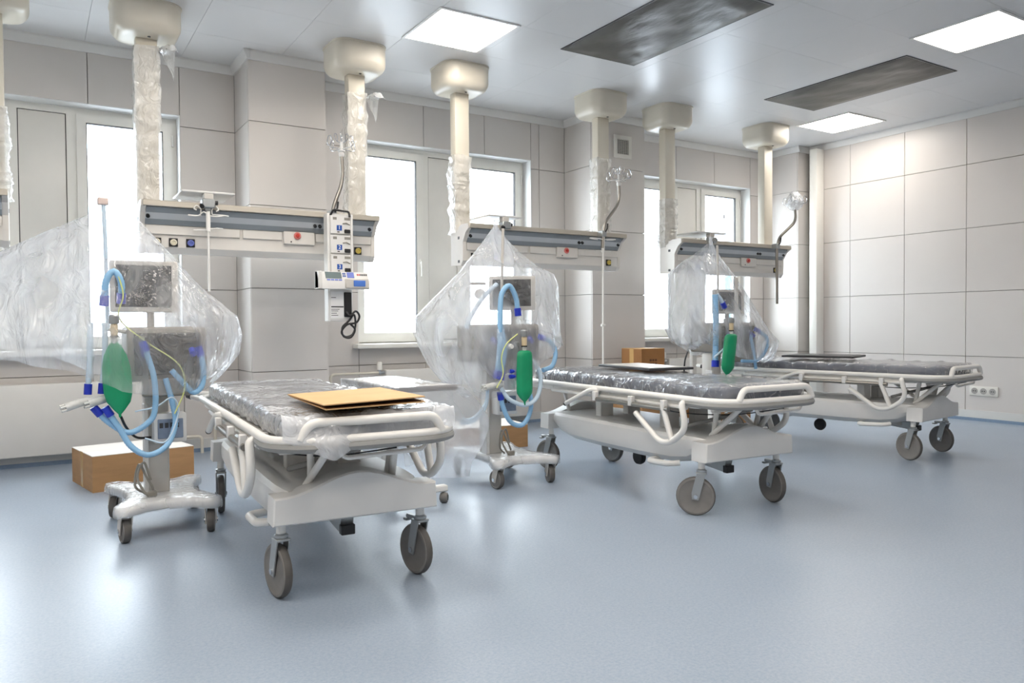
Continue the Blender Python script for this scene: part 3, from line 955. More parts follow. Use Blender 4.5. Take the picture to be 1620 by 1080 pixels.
def iv_pole(path, zc, label, wrapped=False, steel=None, low=None):
    x0, y0 = path[-1][0], path[-1][1]
    t = thing('iv_pole', label, 'iv pole', (x0, y0, 0), 0, 'bent iv poles on the bridges')
    P = [(x - x0, y - y0, z) for x, y, z in path]
    G().tube(fillet(P, 0.10, 6), 0.0150, 12).ob('bent_tube', steel or M_STEEL, t)
    bx = [p for p in P if p[2] < 1.82][0]
    c = G().rbox(bx[0] - 0.026, bx[0] + 0.026, bx[1] - 0.022, bx[1] + 0.05, 1.76, 1.812, 0.005, 1).ob('clamp', M_ZINC, t)
    G().tube([(bx[0] + 0.01, bx[1] - 0.02, 1.80), (bx[0] + 0.028, bx[1] - 0.024, 1.83), (bx[0] + 0.034, bx[1] - 0.024, 1.875)], 0.007, 8).ob('clamp_lever', M_BLACK, c)
    if low:
        G().cyl((0, 0, low), (bx[0], bx[1], 1.62), 0.0085, 10).ob('lower_rod', M_WHITE, t)
        lx = lambda z: bx[0] * (z - low) / (1.62 - low)
        G().cyl((lx(1.3), 0, 1.62), (bx[0], bx[1], 1.76), 0.015, 12).ob('sleeve', M_WHITE, t)
        G().cyl((lx(.98) - 0.02, 0, 0.985), (lx(.98) + 0.02, 0, 0.985), 0.011, 10).ob('joint', M_WHITE, t)
        for s in (-1, 1):
            G().tube([(bx[0], 0, 1.735), (bx[0] + 0.06 * s, -0.02, 1.74), (bx[0] + 0.13 * s, -0.01, 1.742), (bx[0] + 0.13 * s, 0.015, 1.74), (bx[0] + 0.05 * s, 0.01, 1.733)], 0.0045, 6, smooth=4).ob('hook', M_WHITE, t)
            G().tube([(bx[0], 0, 1.63), (bx[0] + 0.05 * s, -0.01, 1.636), (bx[0] + 0.09 * s, 0, 1.634)], 0.004, 6).ob('tie_arm', M_WHITE, t)
    crown(t, P[0][0], P[0][1], zc, M_CHROME, wrapped)
    return t
iv_pole([(1.897, 5.3, 2.20), (1.907, 5.3, 2.03), (1.84, 5.3, 1.86), (1.825, 5.3, 1.80), (1.825, 5.3, 1.74)], 2.255, 'bent steel iv pole with wire hook crown above the numbered pump rack')
iv_pole([(4.449, 5.3, 2.23), (4.456, 5.3, 2.07), (4.29, 5.3, 1.885), (4.268, 5.3, 1.78), (4.262, 5.3, 1.66)], 2.275, 'bent iv pole with long white lower rod beside the right panelled column', low=0.60)
iv_pole([(6.845, 5.3, 2.20), (6.863, 5.3, 2.06), (6.60, 5.3, 1.88), (6.562, 5.3, 1.78), (6.562, 5.3, 1.19)], 2.24, 'bent iv pole with film wrapped crown nearest the right wall', True)

# pump rack, pump and cable on the left bridge
t = thing('pump_rack', 'white infusion pump rack numbered one to three on the left bridge', 'pump rack', (1.868, 5.30, 0))
G().rbox(-0.088, 0.088, -0.03, 0.045, 1.03, 1.79, 0.006, 1).ob('rack_body', M_WHITEP, t)
G().rbox(-0.094, -0.078, -0.036, 0.045, 1.03, 1.79, 0.003, 1).ob('side_rail', M_FRAMEL, t)
G().rbox(0.078, 0.094, -0.036, 0.045, 1.36, 1.79, 0.003, 1).ob('side_rail', M_FRAMEL, t)
for k in range(3):
    zt = 1.775 - 0.137 * k
    b = G().rbox(-0.072, 0.072, -0.042, -0.028, zt - 0.13, zt, 0.003, 1).ob('pump_bay', M_WHITEP, t)
    G().box(-0.055, -0.028, -0.0435, -0.041, zt - 0.03, zt - 0.012).ob('slot', M_CABLE, b, smooth=False)
    G().box(0.028, 0.070, -0.0435, -0.041, zt - 0.03, zt - 0.012).ob('slot', M_CABLE, b, smooth=False)
    G().box(-0.072, 0.072, -0.0435, -0.041, zt - 0.129, zt - 0.126).ob('seam', M_CABLE, b, smooth=False)
    lb = G().box(-0.028, 0.010, -0.0435, -0.041, zt - 0.105, zt - 0.068).ob('number_label', M_BLUEL, b, smooth=False)
    text('number', str(k + 1), 0.036, M_LETTER, lb, (-0.009, -0.0442, zt - 0.0865))
    G().box(-0.024, -0.008, -0.0435, -0.041, zt - 0.119, zt - 0.112).ob('pilot_light', M_BLACK, b, smooth=False)
    G().rbox(0.026, 0.070, -0.052, -0.041, zt - 0.122, zt - 0.095, 0.004, 1).ob('latch', M_BLACK, b)
    G().tube([(0.015, -0.043, zt - 0.055), (0.04, -0.048, zt - 0.05), (0.068, -0.043, zt - 0.062)], 0.004, 6).ob('clip', M_CABLE, b)
G().tube(fillet([(-0.07, -0.03, 1.775), (-0.05, -0.04, 1.815), (0.062, -0.04, 1.808), (0.066, -0.05, 1.77)], 0.015), 0.008, 8).ob('carry_handle', M_BLACK, t)
G().box(-0.078, 0.02, -0.0335, -0.029, 1.05, 1.24).ob('type_plate', M_LETTER, t, smooth=False)
for z_, w_ in ((1.195, 0.035), (1.128, 0.09), (1.112, 0.06), (1.10, 0.05), (1.085, 0.04), (1.07, 0.05)):
    G().box(-0.072, -0.072 + w_, -0.0345, -0.033, z_, z_ + (0.008 if w_ > .08 else 0.004)).ob('print_line', M_DARK, t, smooth=False)
G().rbox(0.022, 0.076, -0.045, -0.029, 1.06, 1.235, 0.004, 1).ob('power_inlet', M_BLACK, t)

t = thing('infusion_pump', 'white syringe infusion pump hanging on the numbered rack', 'infusion pump', (1.866, 5.25, 1.255))
G().prism([(-0.075, 0.0), (0.0, 0.0), (0.0, 0.12), (-0.045, 0.12), (-0.075, 0.055)], -0.19, 0.18, 'x').ob('housing', M_WHITEP, t)
G().rbox(-0.19, -0.16, -0.078, 0.0, 0.0, 0.122, 0.006, 1).ob('side_block', M_WHITEP, t)
G().rbox(0.0, 0.178, -0.088, -0.02, 0.004, 0.072, 0.006, 1).ob('syringe_tray', M_BEZEL, t)
def onslope(xa, xb, f0, f1, e=0.002):
    p, q = Vector((-0.075, 0.055)), Vector((-0.045, 0.12))
    a, b = p.lerp(q, f0), p.lerp(q, f1)
    n = Vector((-(q - p).y, (q - p).x)).normalized()
    return G().prism([(a.x, a.y), (b.x, b.y), (b.x + n.x * e, b.y + n.y * e), (a.x + n.x * e, a.y + n.y * e)], xa, xb, 'x')
onslope(-0.135, -0.02, 0.25, 0.95).ob('display', M_LCD, t, smooth=False)
for k in range(4):
    onslope(-0.128 + 0.028 * k, -0.105 + 0.028 * k, 0.03, 0.17, 0.003).ob('button', M_BUTTON, t, smooth=False)
for k in range(4):
    onslope(-0.010 + 0.012 * (k % 2), -0.001 + 0.012 * (k % 2), 0.45 + 0.25 * (k // 2), 0.62 + 0.25 * (k // 2), 0.003).ob('button', M_BLUEL, t, smooth=False)
onslope(0.022, 0.072, 0.35, 0.95, 0.003).ob('keypad', M_BUTTON, t, smooth=False)
for k in range(6):
    onslope(0.095 + 0.013 * k, 0.104 + 0.013 * k, 0.62, 0.80).ob('print_mark', M_RED if k < 2 else M_DARK, t, smooth=False)
G().rbox(0.058, 0.145, -0.094, -0.086, 0.018, 0.060, 0.003, 1).ob('blue_lever', mat('mid_blue_lever', '#4b77c8', 0.4), t)
t = G().tube([(0.03, -0.03, 1.10), (0.05, -0.045, 1.07), (0.095, -0.04, 1.10), (0.125, -0.03, 1.065), (0.10, -0.035, 1.02), (0.03, -0.04, 1.005), (-0.01, -0.035, 0.955), (0.02, -0.03, 0.92), (0.07, -0.035, 0.935), (0.095, -0.03, 1.0),
              (0.08, -0.045, 1.075), (0.045, -0.03, 1.03), (0.0, -0.025, 0.985), (0.005, -0.03, 0.925), (0.055, -0.04, 0.915), (0.085, -0.045, 0.97), (0.05, -0.05, 1.01)], 0.0075, 8, smooth=6).ob('power_cable', M_BLACK)
t.location = (1.868, 5.27, 0)
tag(t, 'coiled black power cable dangling below the pump rack', 'cable')

# ------------------------------------------------------------------ hospital stretchers
def caster(parent, x, y, yaw, r=0.10, zpost=0.30, brake=False, wheel_w=0.034, fork_m=None, post_m=None, trail=0.03):
    """swivel castor: fork is the part, wheel, axle and brake its sub-parts"""
    ca, sa = math.cos(yaw), math.sin(yaw)
    M = Matrix.Translation((x, y, 0)) @ Matrix.Rotation(yaw, 4, 'Z')
    zc = r
    zt = 2 * r + 0.022
    g = G()
    for s in (-1, 1):
        xo = s * (wheel_w / 2 + 0.006)
        pr = [(-0.022, zt), (0.024, zt), (trail + 0.02, zc + 0.02), (trail + 0.018, zc - 0.014), (trail - 0.014, zc - 0.018), (trail - 0.02, zc)]
        g.prism(pr, xo - 0.0025, xo + 0.0025, 'x')
    g.rbox(-wheel_w / 2 - 0.009, wheel_w / 2 + 0.009, -0.026, 0.028, zt - 0.006, zt + 0.004, 0.002, 1)
    g.lathe([(0.022, zt + 0.002), (0.026, zt + 0.008), (0.026, zt + 0.016), (0.018, zt + 0.020), (0.018, zt + 0.022)], (0, 0, 0), 'z', 16)
    f = g.xf(M).ob('castor_fork', fork_m or M_ZINC, parent)
    G().cyl((0, 0, zt + 0.02), (0, 0, zpost), 0.0175, 14).xf(M).ob('castor_stem', post_m or M_WHITE, f)
    w = wheel_w / 2
    wo = (0, trail, zc)
    G().lathe([(r * 0.30, -w * 1.02), (r * 0.80, -w * 0.8), (r * 0.86, -w), (r * 0.95, -w * 0.92), (r, -w * 0.4), (r, w * 0.4), (r * 0.95, w * 0.92), (r * 0.86, w), (r * 0.80, w * 0.8), (r * 0.30, w * 1.02)], wo, 'x', 30).xf(M).ob('wheel', M_RUBBER, f)
    tyre = G()
    prof = [(r * 0.955, -w * 0.86), (r * 1.004, -w * 0.42), (r * 1.004, w * 0.42), (r * 0.955, w * 0.86)]
    rings = []
    n = 30
    for k in range(n):
        a = 2 * math.pi * k / n
        rings.append([(h, trail + rr * math.cos(a), zc + rr * math.sin(a)) for rr, h in prof])
    vs = [q for rg in rings for q in rg]
    m_ = len(prof)
    fs = [(i * m_ + j, i * m_ + j + 1, ((i + 1) % n) * m_ + j + 1, ((i + 1) % n) * m_ + j) for i in range(n) for j in range(m_ - 1)]
    tyre.add(vs, fs).xf(M).ob('tyre', M_TYRE, f)
    G().cyl((-w - 0.014, trail, zc), (w + 0.014, trail, zc), 0.011, 12).xf(M).ob('axle', M_CHROME, f)
    if brake:
        G().rbox(-w * 0.8, w * 0.8, 0.02, 0.085, zt - 0.004, zt + 0.012, 0.004, 1).rbox(-w, w, 0.075, 0.10, zt - 0.016, zt - 0.006, 0.003, 1).xf(M).ob('brake_pedal', M_ZINC, f)
    return f

def end_panel_mesh():
    n = 16
    g = G()
    hw, th = 0.315, 0.05
    def prof(u):   # u -1..1
        zt = 0.386 + 0.072 * (0.5 + 0.5 * math.cos(math.pi * min(1, abs(u) / 0.92)))
        return zt
    top = [(-hw * 0.985 + 2 * hw * 0.985 * i / n, prof(-1 + 2 * i / n)) for i in range(n + 1)]
    out = [(-hw, 0.285)] + top + [(hw, 0.285)]
    out2 = [(-hw * 0.98, 0.285)] + [(x * 0.98, z - 0.004) for x, z in top] + [(hw * 0.98, 0.285)]
    a = [(x, -0.012, z) for x, z in out]
    a0 = [(x * 0.985, -0.02, z - 0.006 if z > 0.3 else z + 0.006) for x, z in out]
    b = [(x, 0.09, z) for x, z in out]
    m = len(out)
    vs = a0 + a + b
    fs = [tuple(range(m - 1, -1, -1)), tuple(range(2 * m, 3 * m))]
    for o in (0, m):
        for i in range(m):
            j = (i + 1) % m
            fs.append((o + i, o + j, o + m + j, o + m + i))
    g.add(vs, fs)
    return g

def stretcher(x, y, rz, label, yaws):
    t = thing('hospital_stretcher', label, 'stretcher', (x, y, 0), rz, 'hospital stretchers')
    # base hull
    rings = []
    for yy, zb, zt, hw in ((-0.74, 0.335, 0.392, 0.262), (-0.70, 0.305, 0.397, 0.276), (-0.62, 0.262, 0.398, 0.284), (-0.50, 0.240, 0.398, 0.286), (-0.2, 0.232, 0.398, 0.286), (0.2, 0.232, 0.398, 0.286), (0.50, 0.240, 0.398, 0.286), (0.62, 0.262, 0.398, 0.284), (0.70, 0.305, 0.397, 0.276), (0.74, 0.335, 0.392, 0.262)):
        c = 0.018
        zm = zb + (zt - zb) * 0.45
        sec = [(-hw * 0.80, zb), (hw * 0.80, zb), (hw * 0.95, zb + (zm - zb) * 0.45), (hw, zm), (hw - 0.004, zt - c), (hw - c, zt), (hw - 0.08, zt + 0.004), (0, zt + 0.006), (-hw + 0.08, zt + 0.004), (-hw + c, zt), (-hw + 0.004, zt - c), (-hw, zm), (-hw * 0.95, zb + (zm - zb) * 0.45)]
        rings.append([(a, yy, b) for a, b in sec])
    G().rings(rings, True, True).ob('base_hull', M_WHITEP, t, angle=30)
    e = end_panel_mesh().xf(Matrix.Translation((0, -0.80, 0))).ob('end_panel', M_WHITEP, t, angle=30)
    e = end_panel_mesh().xf(Matrix.Rotation(math.pi, 4, 'Z')).xf(Matrix.Translation((0, 0.80, 0))).ob('end_panel', M_WHITEP, t, angle=30)
    for k, (cx, cy) in enumerate(((-0.272, -0.74), (0.272, -0.74), (-0.272, 0.74), (0.272, 0.74))):
        caster(t, cx, cy, R(yaws[k]), brake=(k in (1, 2)))
    # lifting columns and struts
    for cy in (-0.30, 0.34):
        G().rbox(-0.16, -0.06, cy - 0.03, cy + 0.03, 0.39, 0.572, 0.004, 1).ob('lift_column', M_WHITE, t)
        G().rbox(0.06, 0.16, cy - 0.03, cy + 0.03, 0.39, 0.572, 0.004, 1).ob('lift_column', M_WHITE, t)
    for s in (-1, 1):
        G().tube([(s * 0.17, -0.70, 0.40), (s * 0.12, -0.88, 0.572)], 0.014, 10).ob('strut', M_WHITE, t)
        G().tube([(s * 0.15, -0.70, 0.40), (s * 0.16, -0.74, 0.575)], 0.014, 10).ob('strut', M_WHITE, t)
        G().tube([(s * 0.15, 0.70, 0.40), (s * 0.16, 0.76, 0.575)], 0.014, 10).ob('strut', M_WHITE, t)
    G().cyl((-0.20, -0.55, 0.44), (-0.02, -0.80, 0.53), 0.011, 12).cyl((-0.02, -0.80, 0.53), (0.0, -0.83, 0.54), 0.007, 10).ob('gas_spring', M_BUMPER, t)
    # deck
    d = G().rbox(-0.29, 0.29, -0.94, 0.94, 0.572, 0.590, 0.004, 1).ob('deck', M_BEZEL, t)
    for k in range(6):
        yy = -0.85 + 0.34 * k
        G().rbox(-0.30, 0.30, yy - 0.015, yy + 0.015, 0.548, 0.572, 0.003, 1).ob('cross_bar', M_BEZEL, d)
    G().rbox(-0.20, 0.22, -0.38, 0.10, 0.553, 0.571, 0.003, 1).ob('x_ray_tray', M_BLACK, d)
    # perimeter rail: tube with large foot-end corners
    pts = []
    hx, yn, yfar = 0.345, -1.0, 1.0
    for (cx, cy, a0, rr) in ((hx - 0.17, yn + 0.17, 270, 0.17), (hx - 0.12, yfar - 0.12, 0, 0.12), (-hx + 0.12, yfar - 0.12, 90, 0.12), (-hx + 0.17, yn + 0.17, 180, 0.17)):
        for k in range(7):
            a = R(a0 + 15 * k)
            pts.append((cx + rr * math.cos(a), cy + rr * math.sin(a), 0.607))
    G().tube(pts, 0.0165, 12, closed=True).ob('bumper_rail', M_WHITE, t)
    g = G()
    foot = [p for p in pts if p[1] < -0.78]
    left = [p for p in foot if p[0] < 0]
    right = [p for p in foot if p[0] >= 0]
    path = [(-hx, -0.70, 0.588)] + [(p[0] * 1.01, p[1] * 1.008, 0.584) for p in left] + [(p[0] * 1.01, p[1] * 1.008, 0.584) for p in right] + [(hx, -0.70, 0.588)]
    G().tube(path, 0.0165, 8).ob('grey_bumper', M_BUMPER, t)
    for s in (-1, 1):
        G().rbox(s * 0.318 - 0.012, s * 0.318 + 0.012, -0.78, 0.90, 0.560, 0.592, 0.004, 1).ob('side_bar', M_WHITE, t)
        for yy in (-0.62, 0.0, 0.62):
            G().rbox(s * 0.30 - 0.012 if s > 0 else -0.335, 0.335 if s > 0 else -0.288, yy - 0.012, yy + 0.012, 0.578, 0.600, 0.003, 1).ob('bracket', M_WHITE, t)
        # folded side guard
        X = s * 0.372
        sg = G().tube(fillet([(s * 0.33, -0.69, 0.585), (X, -0.70, 0.585), (X, -0.735, 0.455), (X, -0.62, 0.372), (X, -0.53, 0.362), (X, -0.32, 0.50)], 0.06, 6), 0.0165, 12).ob('side_guard', M_WHITE, t)
        G().tube([(X, -0.55, 0.565), (X, -0.625, 0.378)], 0.0155, 12).ob('guard_arm', M_WHITE, sg)
        G().tube([(X, 0.09, 0.545), (X, -0.60, 0.545)], 0.0135, 10).ob('guard_bar', M_STEEL, sg)
        G().tube([(s * 0.335, 0.62, 0.56), (s * 0.335, -0.70, 0.56)], 0.011, 10).ob('guard_bar', M_WHITE, sg)
        for yy in (0.07, -0.28, -0.56):
            G().rbox(X - 0.014, X + 0.014, yy - 0.016, yy + 0.016, 0.535, 0.59, 0.003, 1).ob('guard_pivot', M_WHITEP, sg)
        G().tube(fillet([(s * 0.345, 0.06, 0.600), (X, 0.12, 0.598), (X, 0.40, 0.49)], 0.06), 0.014, 10).ob('release_lever', M_WHITE, sg)
        G().cyl((X, 0.395, 0.492), (X, 0.41, 0.486), 0.0145, 10).ob('lever_tip', M_DARK, sg)
        # folded push handle at the head end
        h = G().tube(fillet([(s * 0.345, 0.93, 0.60), (s * 0.40, 1.02, 0.615), (s * 0.36, 1.10, 0.62), (s * 0.27, 1.06, 0.615)], 0.05), 0.014, 10).ob('push_handle', M_WHITE, t)
        G().cyl((s * 0.385, 0.99, 0.612), (s * 0.398, 1.02, 0.616), 0.017, 10).ob('handle_grip', M_DARK, h)
    # foot-end loop
    G().tube(fillet([(-0.255, -0.985, 0.61), (-0.225, -0.985, 0.668), (0.235, -0.985, 0.668), (0.265, -0.985, 0.61)], 0.045, 6), 0.0165, 12).ob('foot_loop', M_WHITE, t)
    # lower bar under the foot end
    G().tube(fillet([(-0.12, -0.96, 0.578), (-0.10, -0.965, 0.535), (0.20, -0.965, 0.545), (0.22, -0.955, 0.585)], 0.03), 0.0085, 8).ob('strap_bar', M_WHITE, t)
    G().tube([(-0.30, -0.30, 0.548), (-0.25, -0.55, 0.515), (-0.10, -0.80, 0.52), (0.10, -0.95, 0.555)], 0.0032, 6, smooth=6).ob('brake_cable', M_BLACK, t)
    # pedals and fifth-wheel gear below the hull
    G().tube(fillet([(-0.20, -0.34, 0.235), (-0.325, -0.36, 0.235), (-0.325, -0.55, 0.245), (-0.28, -0.58, 0.250)], 0.05), 0.016, 10).ob('foot_pedal', M_WHITE, t)
    G().tube(fillet([(0.20, -0.34, 0.235), (0.325, -0.36, 0.235), (0.325, -0.55, 0.245), (0.28, -0.58, 0.250)], 0.05), 0.016, 10).ob('foot_pedal', M_WHITE, t)
    gg = G().rbox(-0.03, 0.03, -0.55, 0.35, 0.212, 0.238, 0.004, 1).ob('steering_bar', M_BEZEL, t)
    G().prism([(-0.66, 0.245), (-0.40, 0.235), (-0.40, 0.21), (-0.64, 0.185)], -0.025, 0.025, 'x').ob('lock_arm', M_ZINC, gg, smooth=False)
    G().rbox(-0.028, 0.028, -0.672, -0.640, 0.182, 0.222, 0.003, 1).ob('rubber_pad', M_BLACK, gg)
    G().tube([(0.015, -0.62, 0.27), (0.02, -0.64, 0.20)], 0.010, 8).ob('lock_rod', M_WHITE, gg)
    G().lathe([(0.01, -0.02), (0.045, -0.018), (0.05, 0), (0.045, 0.018), (0.01, 0.02)], (0.0, 0.12, 0.155), 'x', 18).ob('fifth_wheel', M_BLACK, gg)
    G().cyl((-0.15, 0.32, 0.225), (0.15, 0.32, 0.225), 0.012, 8).ob('pedal_shaft', M_ZINC, gg)
    return t

BEDS = [(1.075, 3.54, R(-3.3)), (3.25, 3.57, R(-3.2)), (5.53, 3.90, R(7.0))]
stretcher(*BEDS[0], 'white hospital stretcher nearest the camera with cardboard on it', (11, 12, -5, 20))
stretcher(*BEDS[1], 'white hospital stretcher in the middle', (45, -8, 17, 10))
stretcher(*BEDS[2], 'white hospital stretcher nearest the right wall', (-12, -16, 20, 38))

def slab_rings(hx, y0, y1, z0, z1, r, amp=0.0, seed=0.0, ny=60, ns=44, wr=0.0, sag=0.0):
    """rounded mattress shape as lengthwise rings; amp adds crumple"""
    rings = []
    zc, hz = (z0 + z1) / 2, (z1 - z0) / 2
    stations = [(0.0, 0.0)] + [(r * (1 - math.cos(R(a))), math.sin(R(a))) for a in (20, 45, 70, 90)]
    ys = [(y0 + d, s) for d, s in stations] + [(y0 + r + (y1 - y0 - 2 * r) * k / ny, 1.0) for k in range(1, ny)] + [(y1 - d, s) for d, s in reversed(stations)]
    for yy, s in ys:
        rg = []
        wx, wz = hx - r + r * s, hz * (0.55 + 0.45 * s)
        for k in range(ns):
            a = 2 * math.pi * (k + 0.5) / ns
            ca, sa = math.cos(a), math.sin(a)
            # superellipse spread along the perimeter
            px_ = wx * math.copysign(abs(ca) ** 0.22, ca)
            pz_ = wz * math.copysign(abs(sa) ** 0.45, sa)
            d = 0
            if amp:
                d = amp * (nz(px_ * 2, yy * 4, pz_ * 5, 1.0, seed) + 0.7 * abs(nz(px_ * 5 + pz_ * 14, yy * 11, pz_ * 6, 1, seed + 2)))
                if wr and abs(ca) > 0.5:
                    d += wr * max(0, math.sin(yy * 34 + pz_ * 55 + 5 * nz(yy * 2, pz_ * 3, 0, 1, seed))) ** 2
            l = math.hypot(px_ / hx, pz_ / hz) + 1e-6
            rg.append((px_ + d * (px_ / hx) / l, yy, zc + pz_ + d * (pz_ / hz) / l))
        rings.append(rg)
    return rings

def mattress(bed, label, fm, amp, seed, wr):
    t = thing('mattress', label, 'mattress', (bed[0], bed[1], 0), bed[2], 'dark mattresses in polythene')
    G().rings(slab_rings(0.292, -0.925, 0.95, 0.594, 0.682, 0.05), True, True).ob('cushion', M_NAVY, t, angle=60)
    fr = slab_rings(0.300, -0.938, 0.965, 0.5925, 0.690, 0.06, amp, seed, 150, 64, wr)
    # keep the film's underside off the deck
    fr = [[(x, y, max(z, 0.5915)) for x, y, z in rg] for rg in fr]
    G().rings(fr, True, True).ob('polythene_film', fm, t, angle=70)
    return t
m1 = mattress(BEDS[0], 'dark mattress in milky polythene on the nearest stretcher', M_FILMWHITE, 0.009, 2.0, 0.006)
mattress(BEDS[1], 'dark mattress in clear polythene on the middle stretcher', M_FILMMAT, 0.007, 5.0, 0.008)
mattress(BEDS[2], 'dark mattress in crumpled polythene on the stretcher by the right wall', M_FILMMAT, 0.010, 9.0, 0.012)

# bunched film over the foot end of the nearest stretcher
def bunch(parent, xs, y0, seed, m, zt=0.705, drop=0.13, ntx=40, nty=26, y_in=0.30):
    grid = []
    for i in range(ntx + 1):
        u = i / ntx
        x = xs[0] + (xs[1] - xs[0]) * u
        row = []
        dr = drop * (0.35 + 0.65 * max(0, math.sin(math.pi * min(1, u * 1.9 + 0.1))) ** 1.2) if drop > 0.09 else drop * (0.7 + 0.3 * math.sin(7 * u))
        for j in range(nty + 1):
            v_ = j / nty
            f = 0.016 * nz(x * 9, v_ * 3, 0, 1, seed) + 0.012 * abs(nz(x * 22 + v_ * 4, v_ * 5, 2, 1, seed))
            if v_ < 0.55:
                y = y0 + y_in * (1 - v_ / 0.55)
                z = zt + f
                nrm = 0
            else:
                w_ = (v_ - 0.55) / 0.45
                over = max(0.0, 1.0 - abs(u - 0.24) / 0.26)
                y = y0 - (0.018 + 0.085 * over) * math.sin(w_ * math.pi * 0.5) - f * (0.5 + 0.7 * over)
                dr = (0.075 + 0.075 * over)
                z = zt - dr * w_ ** 1.4 + f * (1 - w_)
            row.append((x, y, z))
        grid.append(row)
    return G().sheet(grid).ob('bunched_film', m, parent, angle=80)
bunch(m1, (-0.31, 0.33), -0.940, 4.0, M_FILMWHITE, 0.692, 0.13)

# cardboard sheet on the nearest stretcher
t = thing('cardboard_sheet', 'flattened folded cardboard sheet on the nearest stretcher', 'cardboard', (1.065, 2.87, 0.712), 0.0)
pl = [(-0.23, -0.335), (0.17, -0.285), (0.255, 0.36), (-0.185, 0.26)]
G().add([(x, y, z + dz) for dz in (0.0, 0.004) for (x, y), z in zip(pl, (0.016, 0.020, 0.006, 0.006))],
        [(0, 1, 2, 3), (7, 6, 5, 4), (0, 4, 5, 1), (1, 5, 6, 2), (2, 6, 7, 3), (3, 7, 4, 0)]).ob('upper_flap', M_CARDL, t, smooth=False)
G().prism([(x * 0.99 + 0.006, y * 0.99 + 0.002) for x, y in pl], 0.0, 0.004, 'z').ob('lower_flap', M_CARDL, t, smooth=False)
G().prism([(x * 0.95 + 0.004, y * 0.95 + 0.008) for x, y in pl], 0.004, 0.0065, 'z').ob('gap_shade', M_CARDGAP, t, smooth=False)  # dark sheet stands for the shade in the gap between the flaps

def board(x, y, z, rz, w, d, label, m2):
    t = thing('flat_panel', label, 'panel', (x, y, z), rz, 'dark flat boards lying on the stretchers')
    G().rbox(-w / 2, w / 2, -d / 2, d / 2, 0, 0.016, 0.003, 1).ob('board', M_DARK, t)
    G().rbox(-w / 2 + 0.03, w / 2 - 0.03, -d / 2 + 0.03, d / 2 - 0.03, 0.0155, 0.0185, 0.001, 1).ob('face', m2, t)
    return t
board(3.46, 3.87, 0.702, R(-8), 0.34, 0.62, 'thin dark edged pale board lying on the middle stretcher', M_BEZEL)
board(5.56, 4.02, 0.71, R(20), 0.40, 0.56, 'thin dark board lying on the stretcher by the right wall', M_DARK)

# ------------------------------------------------------------------ ventilator carts
def hose(pts, m, parent, r=0.0125, name='hose', corr=0.06, cuffs=(False, False)):
    P = spline([Vector(p) for p in pts], 10)
    # even spacing for the corrugation
    out = [P[0]]
    step = 0.007
    for p in P[1:]:
        while (p - out[-1]).length > step:
            out.append(out[-1] + (p - out[-1]).normalized() * step)
    h = G().tube(out, r, 10, corr=corr).ob(name, m, parent)
    for k, c in enumerate(cuffs):
        if c:
            a, b = (out[0], out[min(7, len(out) - 1)]) if k == 0 else (out[-1], out[max(-8, -len(out))])
            G().cyl(a, b, r * 1.35, 12).ob('cuff', M_CUFF, h)
    return h

def breathing_bag(parent, x, y, z_top, z_bot, w, square=False, lean=0.0):
    H = z_top - z_bot
    if square:
        pr = [(0.012, 0), (0.014, 0.05), (0.10, 0.17), (0.93, 0.28), (1.0, 0.36), (1.0, 0.86), (0.95, 0.95), (0.6, 1.0), (0.2, 1.0)]
        pr = [(0.08, 0), (0.10, 0.06), (0.55, 0.13), (0.95, 0.22), (1.0, 0.30), (1.0, 0.88), (0.92, 0.96), (0.62, 1.0), (0.2, 1.005)]
    else:
        pr = [(0.08, 0), (0.10, 0.04), (0.35, 0.09), (0.80, 0.20), (0.97, 0.32), (1.0, 0.5), (0.96, 0.68), (0.78, 0.83), (0.45, 0.95), (0.22, 1.0)]
    g = G()
    rings = []
    n = 28
    for r_, h_ in pr:
        rings.append([(x + lean * (h_ - .5) + w / 2 * r_ * math.copysign(abs(math.cos(a)) ** 0.9, math.cos(a)), y + 0.42 * w / 2 * (0.25 + 0.75 * r_) * math.sin(a) + 0.004 * nz(math.cos(a) * 3, math.sin(a) * 3, h_ * 6, 1, x), z_bot + H * h_) for a in [2 * math.pi * k / n for k in range(n)]])
    b = g.rings(rings, True, True).ob('breathing_bag', M_GREEN, parent, angle=70)
    xt = x + lean * .5
    nk = G().lathe([(0.013, 0), (0.013, 0.035)], (xt, y, z_top - 0.005), 'z', 14).ob('bag_neck', M_CLEAR, b)
    G().lathe([(0.019, 0.028), (0.019, 0.036)], (xt, y, z_top - 0.005), 'z', 14).ob('neck_ring', M_BLACK, b)
    G().lathe([(0.016, 0.036), (0.017, 0.085), (0.014, 0.09)], (xt, y, z_top - 0.005), 'z', 14).ob('connector', M_BEIGE, b)
    G().lathe([(0.020, 0.09), (0.022, 0.098), (0.022, 0.125), (0.016, 0.132)], (xt, y, z_top - 0.005), 'z', 14).ob('swivel', M_ZINC, b)
    return b

